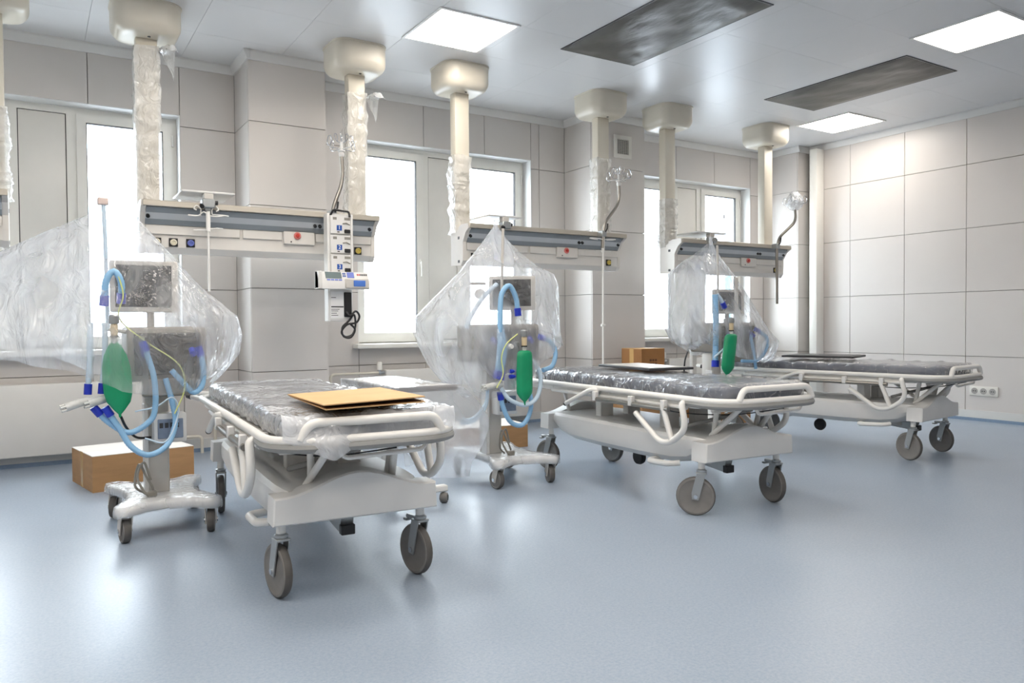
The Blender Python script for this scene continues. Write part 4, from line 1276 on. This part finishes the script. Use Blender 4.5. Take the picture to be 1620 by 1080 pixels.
def cart(x, y, rz, label, mon, unit, colx, group='ventilator carts under polythene'):
    t = thing('ventilator_cart', label, 'ventilator', (x, y, 0), rz, group)
    # base plate with four lobes
    hw, hd = 0.185, 0.30
    out = []
    for cx, cy, a0 in ((hw, -hd, -90), (hw, hd, 0), (-hw, hd, 90), (-hw, -hd, 180)):
        for k in range(7):
            a = R(a0 - 10 + 18.5 * k)
            out.append((cx + 0.045 * math.cos(a), cy + 0.045 * math.sin(a)))
        if cx > 0 and cy < 0:
            out += [(hw - 0.02, -0.12), (hw - 0.03, 0), (hw - 0.02, 0.12)]
        elif cx > 0:
            out += [(0.10, hd - 0.03), (0.0, hd - 0.05), (-0.10, hd - 0.03)]
        elif cy > 0:
            out += [(-hw + 0.02, 0.12), (-hw + 0.03, 0), (-hw + 0.02, -0.12)]
        else:
            out += [(-0.10, -hd + 0.02), (0, -hd + 0.045), (0.10, -hd + 0.02)]
    rings = [[(a * s, b * s, z) for a, b in out] for s, z in ((0.97, 0.128), (1.0, 0.134), (1.0, 0.156), (0.975, 0.166), (0.90, 0.172))]
    bp = G().rings(rings, True, True).ob('base_plate', M_WHITEP, t, angle=50)
    rw = []
    for s, z in ((1.035, 0.126), (1.04, 0.15), (1.02, 0.174), (0.93, 0.180)):
        rw.append([(a * s + 0.003 * nz(a * 20, b * 20, z * 30, 1, x), b * s + 0.003 * nz(a * 17, b * 21, z * 30, 1, x + 1), z + 0.003 * nz(a * 18, b * 18, z, 1, x + 2)) for a, b in out])
    G().rings(rw, False, True).ob('base_film', film('base_polythene', 0.25, 0.2, 0.5, 14), bp, angle=80)
    for k, (cx, cy) in enumerate(((-hw, -hd), (hw, -hd), (-hw, hd), (hw, hd))):
        caster(t, cx, cy, R((10, -12, 160, 205)[k]), r=0.057, zpost=0.14, wheel_w=0.036, fork_m=M_BEZEL, post_m=M_BEZEL, trail=0.022)
    G().rbox(colx - 0.055, colx + 0.055, -0.06, 0.05, 0.165, 0.75, 0.010, 2).ob('column', M_BEZEL, t)
    G().rbox(colx - 0.062, colx - 0.040, -0.075, 0.0, 0.17, 0.62, 0.004, 1).ob('cable_duct', M_WHITEP, t)
    pb = G().rbox(colx - 0.025, colx + 0.125, -0.15, -0.06, 0.43, 0.575, 0.010, 2).ob('power_unit', M_WHITEP, t)
    G().rbox(colx - 0.008, colx + 0.108, -0.156, -0.149, 0.452, 0.548, 0.003, 1).ob('front_panel', mat('slate_blue_panel', '#7c8aa0', 0.3, var=0.1, vscale=30), pb)
    for k in range(4):
        G().box(colx + 0.0 + 0.024 * k, colx + 0.016 + 0.024 * k, -0.159, -0.155, 0.505, 0.53).ob('button', M_DARK, pb, smooth=False)
    # main unit
    ux, uw, uz0, uz1 = unit
    u = G().rbox(ux - uw / 2, ux + uw / 2, -0.15, 0.18, uz0, uz1, 0.018, 3).ob('main_unit', M_UNIT, t)
    G().rbox(ux - uw / 2 + 0.03, ux + uw / 2 - 0.03, -0.158, -0.148, uz0 + 0.03, uz1 - 0.03, 0.004, 1).ob('front_panel', M_UNITP, u)
    G().rbox(ux - uw / 2 + 0.06, ux + uw / 2 - 0.05, -0.175, -0.15, uz0 - 0.075, uz0 + 0.012, 0.008, 1).ob('lower_drawer', M_UNIT, u)
    for s in (-1, 1):
        q = G().cyl((ux + s * uw * 0.30, -0.16, uz0 + 0.15), (ux + s * uw * 0.30, -0.20, uz0 + 0.13), 0.016, 12).ob('port', M_CUFF, u)
    # monitor
    mx, mw, mz0, mz1, tilt = mon
    G().cyl((mx + .03, 0.0, uz1 - 0.01), (mx + .03, 0.0, mz0 + 0.04), 0.018, 12).ob('monitor_neck', M_BEZEL, t)
    Mt = Matrix.Translation((mx, -0.04, 0)) @ Matrix.Rotation(tilt, 4, 'Z')
    mo = G().rbox(-mw / 2, mw / 2, -0.03, 0.03, mz0, mz1, 0.010, 2).xf(Mt).ob('monitor', M_BEZEL, t)
    G().rbox(-mw / 2 + 0.024, mw / 2 - 0.030, -0.034, -0.028, mz0 + 0.026, mz1 - 0.022, 0.002, 1).xf(Mt).ob('screen', M_SCREEN, mo)
    return t

def at(c_, pts, rz=0.0):
    """world points into the local frame of a cart"""
    M = (Matrix.Translation((c_[0], c_[1], 0)) @ Matrix.Rotation(c_[2], 4, 'Z')).inverted()
    return [tuple(M @ Vector(p)) for p in pts]

def cable_loop(parent, x, y, z, s=1.0):
    G().tube([(x, y, z + 0.01), (x - 0.05, y - 0.03, z + 0.06), (x - 0.03, y - 0.02, z + 0.16), (x + 0.0, y - 0.03, z + 0.10), (x + 0.03, y - 0.03, z + 0.03), (x + 0.0, y - 0.05, z + 0.015), (x - 0.04, y - 0.04, z + 0.10), (x - 0.01, y - 0.035, z + 0.17), (x + 0.02, y - 0.03, z + 0.08)], 0.006, 6, smooth=6).ob('cable_bundle', M_CABLE, parent)
    G().rbox(x + 0.0, x + 0.045, y - 0.06, y - 0.03, z + 0.0, z + 0.03, 0.006, 1).ob('plug', M_CABLE, parent)

def clear_piece(parent, pts, r=0.019):
    p = G().tube(pts, r, 14).ob('clear_connector', M_CLEAR, parent)
    for k in range(5):
        a = 2 * math.pi * k / 5
        e, f = Vector(pts[-1]), Vector(pts[-2])
        d = (e - f).normalized()
        o1 = d.orthogonal().normalized()
        o2 = d.cross(o1)
        off = (o1 * math.cos(a) + o2 * math.sin(a)) * r * 0.7
        G().cyl(f + off, e + off + d * 0.02, 0.006, 8).ob('prong', M_CLEAR, p)
    return p

V1 = (0.545, 4.235, R(-1.0))
t = cart(*V1, 'ventilator cart nearest the left edge with visible wrapped screen', (-0.065, 0.305, 1.072, 1.325, R(-3)), (0.025, 0.36, 0.735, 1.00), -0.02)
A = lambda *p: at(V1, p)
G().tube(A((0.31, 4.12, 0.99), (0.305, 4.10, 1.40), (0.300, 4.10, 1.585)), 0.009, 10).ob('support_pole', M_HOSEP, t)
G().tube(A((0.31, 4.12, 0.99), (0.42, 4.16, 0.97)), 0.009, 8).ob('support_arm', M_BEZEL, t)
G().rbox(-0.268, -0.222, -0.155, -0.115, 1.575, 1.61, 0.005, 1).ob('pole_cap', mat('pinkish_cap', '#dcc9c2', 0.4), t)
hose(A((0.444, 4.0, 0.93), (0.472, 4.0, 0.841), (0.493, 4.0, 0.75), (0.496, 4.0, 0.629), (0.473, 4.0, 0.555), (0.383, 4.0, 0.505), (0.297, 4.0, 0.559), (0.235, 4.0, 0.635)), M_HOSE, t, 0.0135, cuffs=(True, True))
hose(A((0.549, 4.05, 0.75), (0.579, 4.04, 0.619), (0.586, 4.03, 0.526), (0.544, 4.0, 0.431), (0.46, 3.98, 0.395), (0.387, 3.98, 0.442), (0.335, 3.98, 0.539), (0.280, 3.98, 0.635)), M_HOSE, t, 0.0135, cuffs=(False, True))
hose(A((0.70, 4.04, 0.90), (0.718, 4.03, 0.80), (0.712, 4.03, 0.71), (0.672, 4.03, 0.676), (0.629, 4.03, 0.722), (0.573, 4.03, 0.789)), M_HOSE, t, 0.0135, cuffs=(True, False))
hose(A((0.232, 4.02, 1.02), (0.226, 4.0, 0.877), (0.214, 4.0, 0.69)), M_HOSEP, t, 0.0125, cuffs=(False, True))
hose(A((0.29, 4.02, 1.02), (0.287, 4.0, 0.876), (0.270, 4.0, 0.69)), M_HOSEP, t, 0.0125, cuffs=(False, True))
clear_piece(t, A((0.235, 4.0, 0.665), (0.187, 3.99, 0.660), (0.125, 3.98, 0.640)))
clear_piece(t, A((0.290, 4.0, 0.672), (0.26, 3.99, 0.664), (0.215, 3.98, 0.652)))
hose(A((0.29, 4.05, 1.10), (0.30, 4.03, 1.215), (0.333, 4.03, 1.26), (0.362, 4.03, 1.21), (0.362, 4.05, 1.11)), M_HOSE, t, 0.015, cuffs=(True, True))
breathing_bag(t, *A((0.332, 3.955, 0))[0][:2], 0.930, 0.585, 0.122, False, -0.018)
G().tube(A((0.345, 4.02, 1.26), (0.368, 4.01, 1.15), (0.35, 4.01, 1.04), (0.46, 4.0, 0.93), (0.60, 4.0, 0.82), (0.63, 4.02, 0.70), (0.58, 4.0, 0.58)), 0.0035, 6, smooth=6).ob('sample_line', mat('yellow_green_line', '#cfd68a', 0.4), t)
G().tube(A((0.41, 4.02, 0.60), (0.50, 4.0, 0.62), (0.57, 3.99, 0.66), (0.60, 4.02, 0.58), (0.54, 4.0, 0.45), (0.45, 4.02, 0.47)), 0.004, 6, smooth=6).ob('sample_line', M_HOSEP, t)
G().tube(A((0.345, 3.96, 0.585), (0.37, 4.0, 0.53), (0.42, 4.08, 0.47), (0.49, 4.15, 0.455)), 0.006, 8, smooth=6).ob('power_lead', M_BLACK, t)
cable_loop(t, -0.08, -0.10, 0.172)

V2 = (2.59, 4.265, R(-3.0))
t = cart(*V2, 'middle ventilator cart with square green bag', (0.06, 0.30, 1.09, 1.31, R(-30)), (-0.02, 0.44, 0.76, 1.00), -0.09)
A = lambda *p: at(V2, p)
G().tube(A((2.50, 4.12, 0.99), (2.51, 4.12, 1.35), (2.525, 4.13, 1.60)), 0.009, 10).ob('support_pole', M_BEZEL, t)
G().rbox(-0.275, -0.175, -0.13, -0.09, 1.245, 1.262, 0.004, 1).ob('hose_arm', M_UNIT, t)
G().lathe([(0.03, -0.02), (0.034, 0), (0.03, 0.02)], (-0.21, -0.11, 1.19), 'y', 16).ob('arm_knob', M_BEZEL, t)
hose(A((2.55, 4.0, 1.05), (2.535, 4.0, 1.16), (2.487, 4.0, 1.235), (2.435, 4.0, 1.19), (2.415, 3.99, 1.10), (2.405, 3.98, 0.97), (2.40, 3.98, 0.819), (2.377, 3.98, 0.67)), M_HOSE, t, 0.016, cuffs=(True, True))
hose(A((2.425, 4.0, 1.0), (2.43, 3.97, 0.85), (2.402, 3.97, 0.66)), M_HOSE, t, 0.015, cuffs=(False, True))
hose(A((2.398, 3.975, 0.59), (2.420, 3.975, 0.50), (2.47, 3.97, 0.405), (2.55, 3.97, 0.378), (2.608, 3.97, 0.441), (2.623, 3.975, 0.54), (2.60, 4.02, 0.70)), M_HOSE, t, 0.0145, cuffs=(True, False))
hose(A((2.40, 3.965, 0.615), (2.45, 3.95, 0.545), (2.557, 3.94, 0.505), (2.651, 3.95, 0.544), (2.688, 3.96, 0.653), (2.66, 3.97, 0.745), (2.62, 4.03, 0.80)), M_HOSEP, t, 0.0135)
hose(A((2.735, 4.06, 0.92), (2.80, 4.02, 0.89), (2.83, 4.0, 0.82), (2.79, 3.98, 0.735), (2.71, 3.97, 0.71)), M_HOSE, t, 0.0145, cuffs=(True, False))
hose(A((2.46, 4.1, 1.25), (2.36, 4.1, 1.167), (2.273, 4.1, 1.05), (2.238, 4.1, 0.97)), M_HOSEP, t, 0.014)
clear_piece(t, A((2.412, 3.975, 0.635), (2.355, 3.97, 0.632), (2.285, 3.96, 0.622)), 0.020)
breathing_bag(t, *A((2.548, 3.93, 0))[0][:2], 0.838, 0.505, 0.112, True, 0.0)
vb = G().lathe([(0.022, 0), (0.026, 0.01), (0.026, 0.03), (0.015, 0.035)], (*A((2.50, 3.96, 0))[0][:2], 0.86), 'z', 14).ob('valve_block', M_ZINC, t)
G().lathe([(0.013, -0.03), (0.020, 0.0), (0.013, 0.03)], (*A((2.455, 3.95, 0))[0][:2], 0.865), 'y', 14).ob('valve_cap', M_WHITEP, vb)
for k in range(2):
    G().cyl(A((2.50, 3.95, 0.715 - 0.032 * k))[0], A((2.45, 3.94, 0.715 - 0.032 * k))[0], 0.013, 12).ob('humidifier_port', M_CUFF, t)
G().lathe([(0.032, 0.60), (0.037, 0.612), (0.037, 0.69), (0.028, 0.70), (0.028, 0.712)], (*A((2.505, 4.03, 0))[0][:2], 0), 'z', 18).ob('humidifier_jar', M_CLEAR, t)
G().tube(A((2.50, 3.93, 0.94), (2.42, 3.93, 0.88), (2.385, 3.93, 0.80), (2.395, 3.93, 0.70), (2.35, 3.93, 0.62)), 0.004, 6, smooth=6).ob('sample_line', mat('yellow_green_line', '#cfd68a', 0.4), t)
for k in range(2):
    G().tube(A((2.32, 3.98, 0.62), (2.31, 4.0, 0.52 - 0.02 * k), (2.24, 4.02, 0.44 - .02 * k), (2.16, 4.04, 0.43 - .02 * k)), 0.010, 8, smooth=6).ob('drain_tube', M_HOSEP, t)
cable_loop(t, -0.05, -0.12, 0.172)

V3 = (4.72, 4.42, R(-2.0))
t = cart(*V3, 'farthest ventilator cart behind the middle stretcher', (0.10, 0.26, 1.07, 1.27, R(-20)), (0.10, 0.42, 0.76, 1.00), -0.05)
A = lambda *p: at(V3, p)
G().tube(A((4.60, 4.28, 0.99), (4.60, 4.28, 1.35), (4.605, 4.29, 1.61)), 0.009, 10).ob('support_pole', M_BEZEL, t)
hose(A((4.44, 4.16, 1.215), (4.437, 4.15, 0.953), (4.43, 4.15, 0.66)), M_HOSE, t, 0.022, cuffs=(False, True))
hose(A((4.47, 4.17, 1.215), (4.50, 4.16, 1.18), (4.545, 4.16, 1.115)), M_HOSEP, t, 0.016, cuffs=(False, True))
hose(A((4.845, 4.17, 0.90), (4.867, 4.15, 0.748), (4.886, 4.15, 0.63)), M_HOSE, t, 0.013)
hose(A((4.93, 4.2, 0.95), (5.01, 4.15, 0.88), (5.0, 4.14, 0.79), (4.88, 4.13, 0.70), (4.70, 4.13, 0.70)), M_HOSE, t, 0.013, cuffs=(True, False))
hose(A((4.56, 4.12, 0.86), (4.47, 4.10, 0.80), (4.36, 4.10, 0.735)), M_HOSEP, t, 0.009)
breathing_bag(t, *A((4.47, 4.05, 0))[0][:2], 0.912, 0.585, 0.125, True, 0.05)
G().rbox(0.06, 0.085, -0.17, -0.145, 0.95, 1.36, 0.003, 1).ob('hose_arm', M_BEZEL, t)

# ------------------------------------------------------------------ polythene bags over the ventilators
def bag(name, label, prof, cy, depth, hem, seed, m, fold=0.05, n=128):
    """prof: (z, left x, right x) from the tie downwards; hem: list of (x, z) for the ragged lower edge"""
    t = thing(name, label, 'plastic cover', (0, 0, 0), 0, 'polythene bags over the ventilators')
    ox, oz = (prof[-1][1] + prof[-1][2]) / 2, 0
    def interp(tab, v_):
        for (a, b) in zip(tab[:-1], tab[1:]):
            lo, hi = sorted((a[0], b[0]))
            if lo <= v_ <= hi:
                f = (v_ - a[0]) / (b[0] - a[0]) if b[0] != a[0] else 0
                return [p + (q - p) * f for p, q in zip(a[1:], b[1:])]
        return list((tab[0] if abs(v_ - tab[0][0]) < abs(v_ - tab[-1][0]) else tab[-1])[1:])
    zt, zb = prof[0][0], prof[-1][0]
    rows = 64
    rings = []
    for i in range(rows + 1):
        u = i / rows
        rg = []
        for k in range(n):
            a = 2 * math.pi * k / n
            ca, sa = math.cos(a), math.sin(a)
            # first pass at nominal height to find the hem here
            zn = zt + (zb - zt) * u
            l, r = interp(prof, zn)
            xg = (l + r) / 2 + (r - l) / 2 * ca
            zh = interp(hem, xg)[0]
            zh += 0.03 * nz(ca * 2, sa * 2, 0, 1, seed + 9) + (0.03 if sa > 0 else 0)
            z = zt + (zh - zt) * u
            l, r = interp(prof, z)
            d = depth * min(1.0, 0.06 + 1.35 * (zt - z) / (zt - zb)) * min(1, (r - l) / 0.5 + 0.05)
            tri = lambda q: 2 * abs(2 * (q / (2 * math.pi) - math.floor(q / (2 * math.pi) + 0.5))) - 1
            fl = 1 + fold * (0.8 * tri(8 * a + 2.5 * nz(a, z * 1.6, 0, 1, seed)) + 0.6 * tri(15 * a + 4 * nz(z * 2.2, a, 1, 1, seed))) * (0.6 + 0.4 * u)
            fl += 0.10 * nz(ca * 1.6, sa * 1.6, z * 3.2, 1, seed + 4)
            sc_edge = fl if abs(ca) < 0.85 else 1 + (fl - 1) * 0.35
            rg.append(((l + r) / 2 + (r - l) / 2 * math.copysign(abs(ca) ** 0.85, ca) * sc_edge, cy + d * sa * fl, z))
        rings.append(rg)
    ax, az = (prof[0][1] + prof[0][2]) / 2, prof[0][0]
    G().rings(rings, True, False).ob('bag_film', m, t, angle=180)
    # twisted tie at the top
    G().lathe([(0.012, -0.02), (0.016, 0.0), (0.011, 0.02), (0.02, 0.045)], (ax, cy, az), 'z', 12).ob('tie', M_FILMWHITE, t)
    return t
bag('plastic_cover', 'large bright polythene bag over the leftmost ventilator',
    [(1.555, 0.26, 0.44), (1.52, 0.20, 0.48), (1.45, 0.06, 0.54), (1.36, -0.10, 0.62), (1.30, -0.22, 0.67), (1.20, -0.32, 0.76), (1.05, -0.38, 0.93), (0.95, -0.40, 0.95), (0.86, -0.38, 0.93), (0.78, -0.30, 0.86), (0.68, -0.2, 0.76)],
    4.24, 0.34, [(-0.5, 0.90), (-0.12, 0.89), (0.05, 0.87), (0.20, 0.80), (0.33, 0.70), (0.45, 0.675), (0.72, 0.675), (0.80, 0.74), (0.95, 0.86)], 1.3, M_FILMCOV)
bag('plastic_cover', 'polythene bag tied to a peak over the middle ventilator',
    [(1.618, 2.505, 2.545), (1.55, 2.45, 2.60), (1.45, 2.37, 2.72), (1.38, 2.31, 2.82), (1.33, 2.27, 2.95), (1.25, 2.18, 2.985), (1.15, 2.07, 2.985), (1.02, 1.94, 2.99), (0.95, 1.96, 2.985), (0.85, 2.01, 2.975), (0.75, 2.06, 2.95), (0.65, 2.15, 2.9), (0.55, 2.27, 2.6)],
    4.22, 0.29, [(1.9, 1.0), (1.97, 0.90), (2.05, 0.74), (2.18, 0.62), (2.28, 0.55), (2.42, 0.56), (2.47, 0.70), (2.54, 0.88), (2.62, 0.90), (2.75, 0.84), (2.88, 0.74), (3.0, 0.78)], 6.1, M_FILMCOV, 0.06)
bag('plastic_cover', 'polythene bag tied to a peak over the farthest ventilator',
    [(1.638, 4.585, 4.625), (1.56, 4.46, 4.68), (1.48, 4.31, 4.74), (1.39, 4.18, 4.83), (1.30, 4.165, 4.90), (1.10, 4.15, 5.05), (0.95, 4.19, 5.17), (0.84, 4.26, 5.31), (0.75, 4.45, 5.24), (0.66, 4.6, 5.08)],
    4.36, 0.28, [(4.1, 0.95), (4.27, 0.82), (4.50, 0.73), (4.56, 0.82), (4.64, 0.86), (4.72, 0.72), (5.08, 0.66), (5.2, 0.73), (5.32, 0.82)], 11.7, M_FILMCOV, 0.06)

# ------------------------------------------------------------------ bedside table under film
t = thing('overbed_table', 'film covered overbed table between nearest stretcher and middle ventilator', 'table', (1.89, 4.36, 0), R(-1))
tt = G().rbox(-0.185, 0.185, -0.445, 0.445, 0.628, 0.654, 0.006, 2).ob('table_top', M_BEZEL, t)
G().rbox(-0.188, 0.188, -0.45, -0.437, 0.624, 0.656, 0.004, 1).ob('edge_band', mat('dark_table_edge', '#6a6664', 0.5), tt)
G().rbox(-0.188, -0.176, -0.437, 0.45, 0.626, 0.655, 0.004, 1).ob('edge_band', mat('dark_table_edge', '#6a6664', 0.5), tt)
G().rbox(-0.03, 0.03, 0.18, 0.26, 0.10, 0.628, 0.006, 1).ob('column', M_WHITE, t)
for yy in (-0.50, 0.40):
    b = G().rbox(-0.26, 0.09, yy - 0.025, yy + 0.025, 0.065, 0.10, 0.006, 1).ob('foot_bar', M_WHITE, t)
    for xx in (-0.24, 0.07):
        w = G().lathe([(0.012, -0.022), (0.026, -0.020), (0.030, -0.01), (0.030, 0.01), (0.026, 0.020), (0.012, 0.022)], (0, 0, 0), 'x', 18).xf(Matrix.Translation((xx, yy - 0.01, 0.030)) @ Matrix.Rotation(R(-35), 4, 'Z')).ob('twin_wheel', M_RUBBER, b)
        G().lathe([(0.016, -0.024), (0.016, 0.024)], (0, 0, 0), 'x', 14).xf(Matrix.Translation((xx, yy - 0.01, 0.030)) @ Matrix.Rotation(R(-35), 4, 'Z')).ob('wheel_cap', M_BLACK, b)
        G().cyl((xx, yy, 0.045), (xx, yy, 0.07), 0.010, 10).ob('stem', M_ZINC, b)
G().rbox(-0.02, 0.02, -0.5, 0.40, 0.068, 0.095, 0.004, 1).ob('spine', M_WHITE, t)
# film thrown over the top and hanging over the near and right edges
n, rows = 88, 40
rings = []
def rect_pt(k, hx, hy, cxo=0.0, cyo=0.0):
    tt_ = k / n * 4
    s, f = int(tt_) % 4, tt_ - int(tt_)
    cs = [(-hx, -hy), (hx, -hy), (hx, hy), (-hx, hy)]
    a, b = cs[s], cs[(s + 1) % 4]
    return a[0] + (b[0] - a[0]) * f + cxo, a[1] + (b[1] - a[1]) * f + cyo
for i in range(rows + 1):
    u = i / rows
    rg = []
    for k in range(n):
        if i < 8:
            s = (i + 0.15) / 8
            x, y = rect_pt(k, 0.192 * s, 0.455 * s)
            z = 0.657 + 0.004 * nz(x * 9, y * 9, 0, 1, 3) + 0.003
        else:
            v_ = (i - 8) / (rows - 8)
            x, y = rect_pt(k, 0.194, 0.457)
            right = max(0, min(1, (x + 0.05) / 0.24))
            near = max(0, min(1, (-y + 0.1) / 0.5))
            bulge = 0.17 * math.sin(math.pi * min(1, v_ * 1.18) ** 0.9 * 0.86) * right * (0.35 + 0.65 * near) + 0.01
            dx, dy = (1 if x > 0.19 else (-0.1 if x < -0.19 else 0.25 * right)), (1 if y > 0.45 else (-0.45 if y < -0.45 else 0))
            zb = 0.14 - 0.02 * right + 0.06 * (1 - near) + (0.26 if x < -0.15 else 0)
            f = 0.014 * math.sin(k * 1.1 + 2 * nz(k * .2, v_ * 3, 0, 1, 5)) * v_ + 0.02 * nz(x * 7, y * 7, v_ * 3, 1, 8) * v_
            x += dx * (bulge + f)
            y += dy * (bulge * 0.4 + f)
            z = 0.655 + (zb - 0.655) * v_
        rg.append((x, y, z))
    rings.append(rg)
G().rings(rings, True, False).ob('table_film', M_FILMTAB, t, angle=80)

# ------------------------------------------------------------------ cardboard boxes
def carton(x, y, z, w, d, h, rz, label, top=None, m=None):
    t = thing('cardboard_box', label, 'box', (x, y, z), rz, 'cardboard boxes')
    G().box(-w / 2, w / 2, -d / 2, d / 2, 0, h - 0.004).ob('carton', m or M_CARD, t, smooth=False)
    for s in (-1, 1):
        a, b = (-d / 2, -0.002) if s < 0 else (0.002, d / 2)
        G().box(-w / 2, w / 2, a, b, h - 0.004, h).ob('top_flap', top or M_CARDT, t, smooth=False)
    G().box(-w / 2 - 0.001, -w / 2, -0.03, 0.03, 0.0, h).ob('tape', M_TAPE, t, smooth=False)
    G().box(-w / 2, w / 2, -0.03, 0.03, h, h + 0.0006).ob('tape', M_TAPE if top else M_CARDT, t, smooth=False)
    return t
carton(0.55, 5.55, 0, 0.60, 0.50, 0.222, R(10), 'long low cardboard box behind the leftmost ventilator')
carton(3.09, 5.50, 0, 0.72, 0.45, 0.185, R(-6), 'long low cardboard box behind the middle ventilator')
bx = carton(5.10, 5.72, 0.50, 0.29, 0.30, 0.255, R(-1), 'small brown cardboard box on top of the stack by the column', M_CARDL, mat('brown_cardboard', '#96683c', 0.85, var=0.06))
for i in range(3):
    for j in range(3):
        G().box(-0.045 + 0.033 * i, -0.020 + 0.033 * i, -0.1512, -0.15, 0.06 + 0.035 * j, 0.082 + 0.035 * j).ob('print_mark', M_PRINT, bx, smooth=False)
carton(5.10, 5.70, 0, 0.50, 0.46, 0.50, R(2), 'tall cardboard box under the small brown box by the column')
carton(5.85, 5.45, 0, 0.50, 0.40, 0.24, R(-3), 'low cardboard box on the floor beyond the middle stretcher', M_CARDL)

# ------------------------------------------------------------------ small monitor behind the farthest ventilator
t = thing('small_monitor', 'small white rounded monitor with black cable behind the farthest ventilator', 'monitor', (5.08, 5.02, 0), R(-8))
G().rbox(-0.12, 0.12, -0.05, 0.05, 0.80, 1.00, 0.03, 3).ob('housing', M_WHITEP, t)
G().rbox(-0.025, 0.025, -0.02, 0.03, 0.05, 0.81, 0.006, 1).ob('stand', M_BEZEL, t)
G().rbox(-0.16, 0.16, -0.14, 0.14, 0.0, 0.05, 0.02, 2).ob('stand_foot', M_BEZEL, t)
G().rbox(-0.02, 0.14, -0.09, 0.05, 0.745, 0.77, 0.006, 1).ob('shelf', M_WHITEP, t)
G().tube([(-0.07, -0.06, 1.01), (-0.05, -0.07, 1.08), (-0.01, -0.06, 1.13), (0.0, -0.06, 1.05), (-0.05, -0.07, 1.0), (-0.02, -0.07, 1.11), (0.01, -0.06, 1.02)], 0.010, 8, smooth=6).ob('black_cable', M_BLACK, t)
G().tube([(-0.07, -0.06, 0.82), (-0.13, -0.08, 0.73), (-0.16, -0.08, 0.62), (-0.15, -0.06, 0.30), (-0.12, -0.05, 0.045)], 0.007, 8, smooth=6).ob('black_cable', M_BLACK, t)
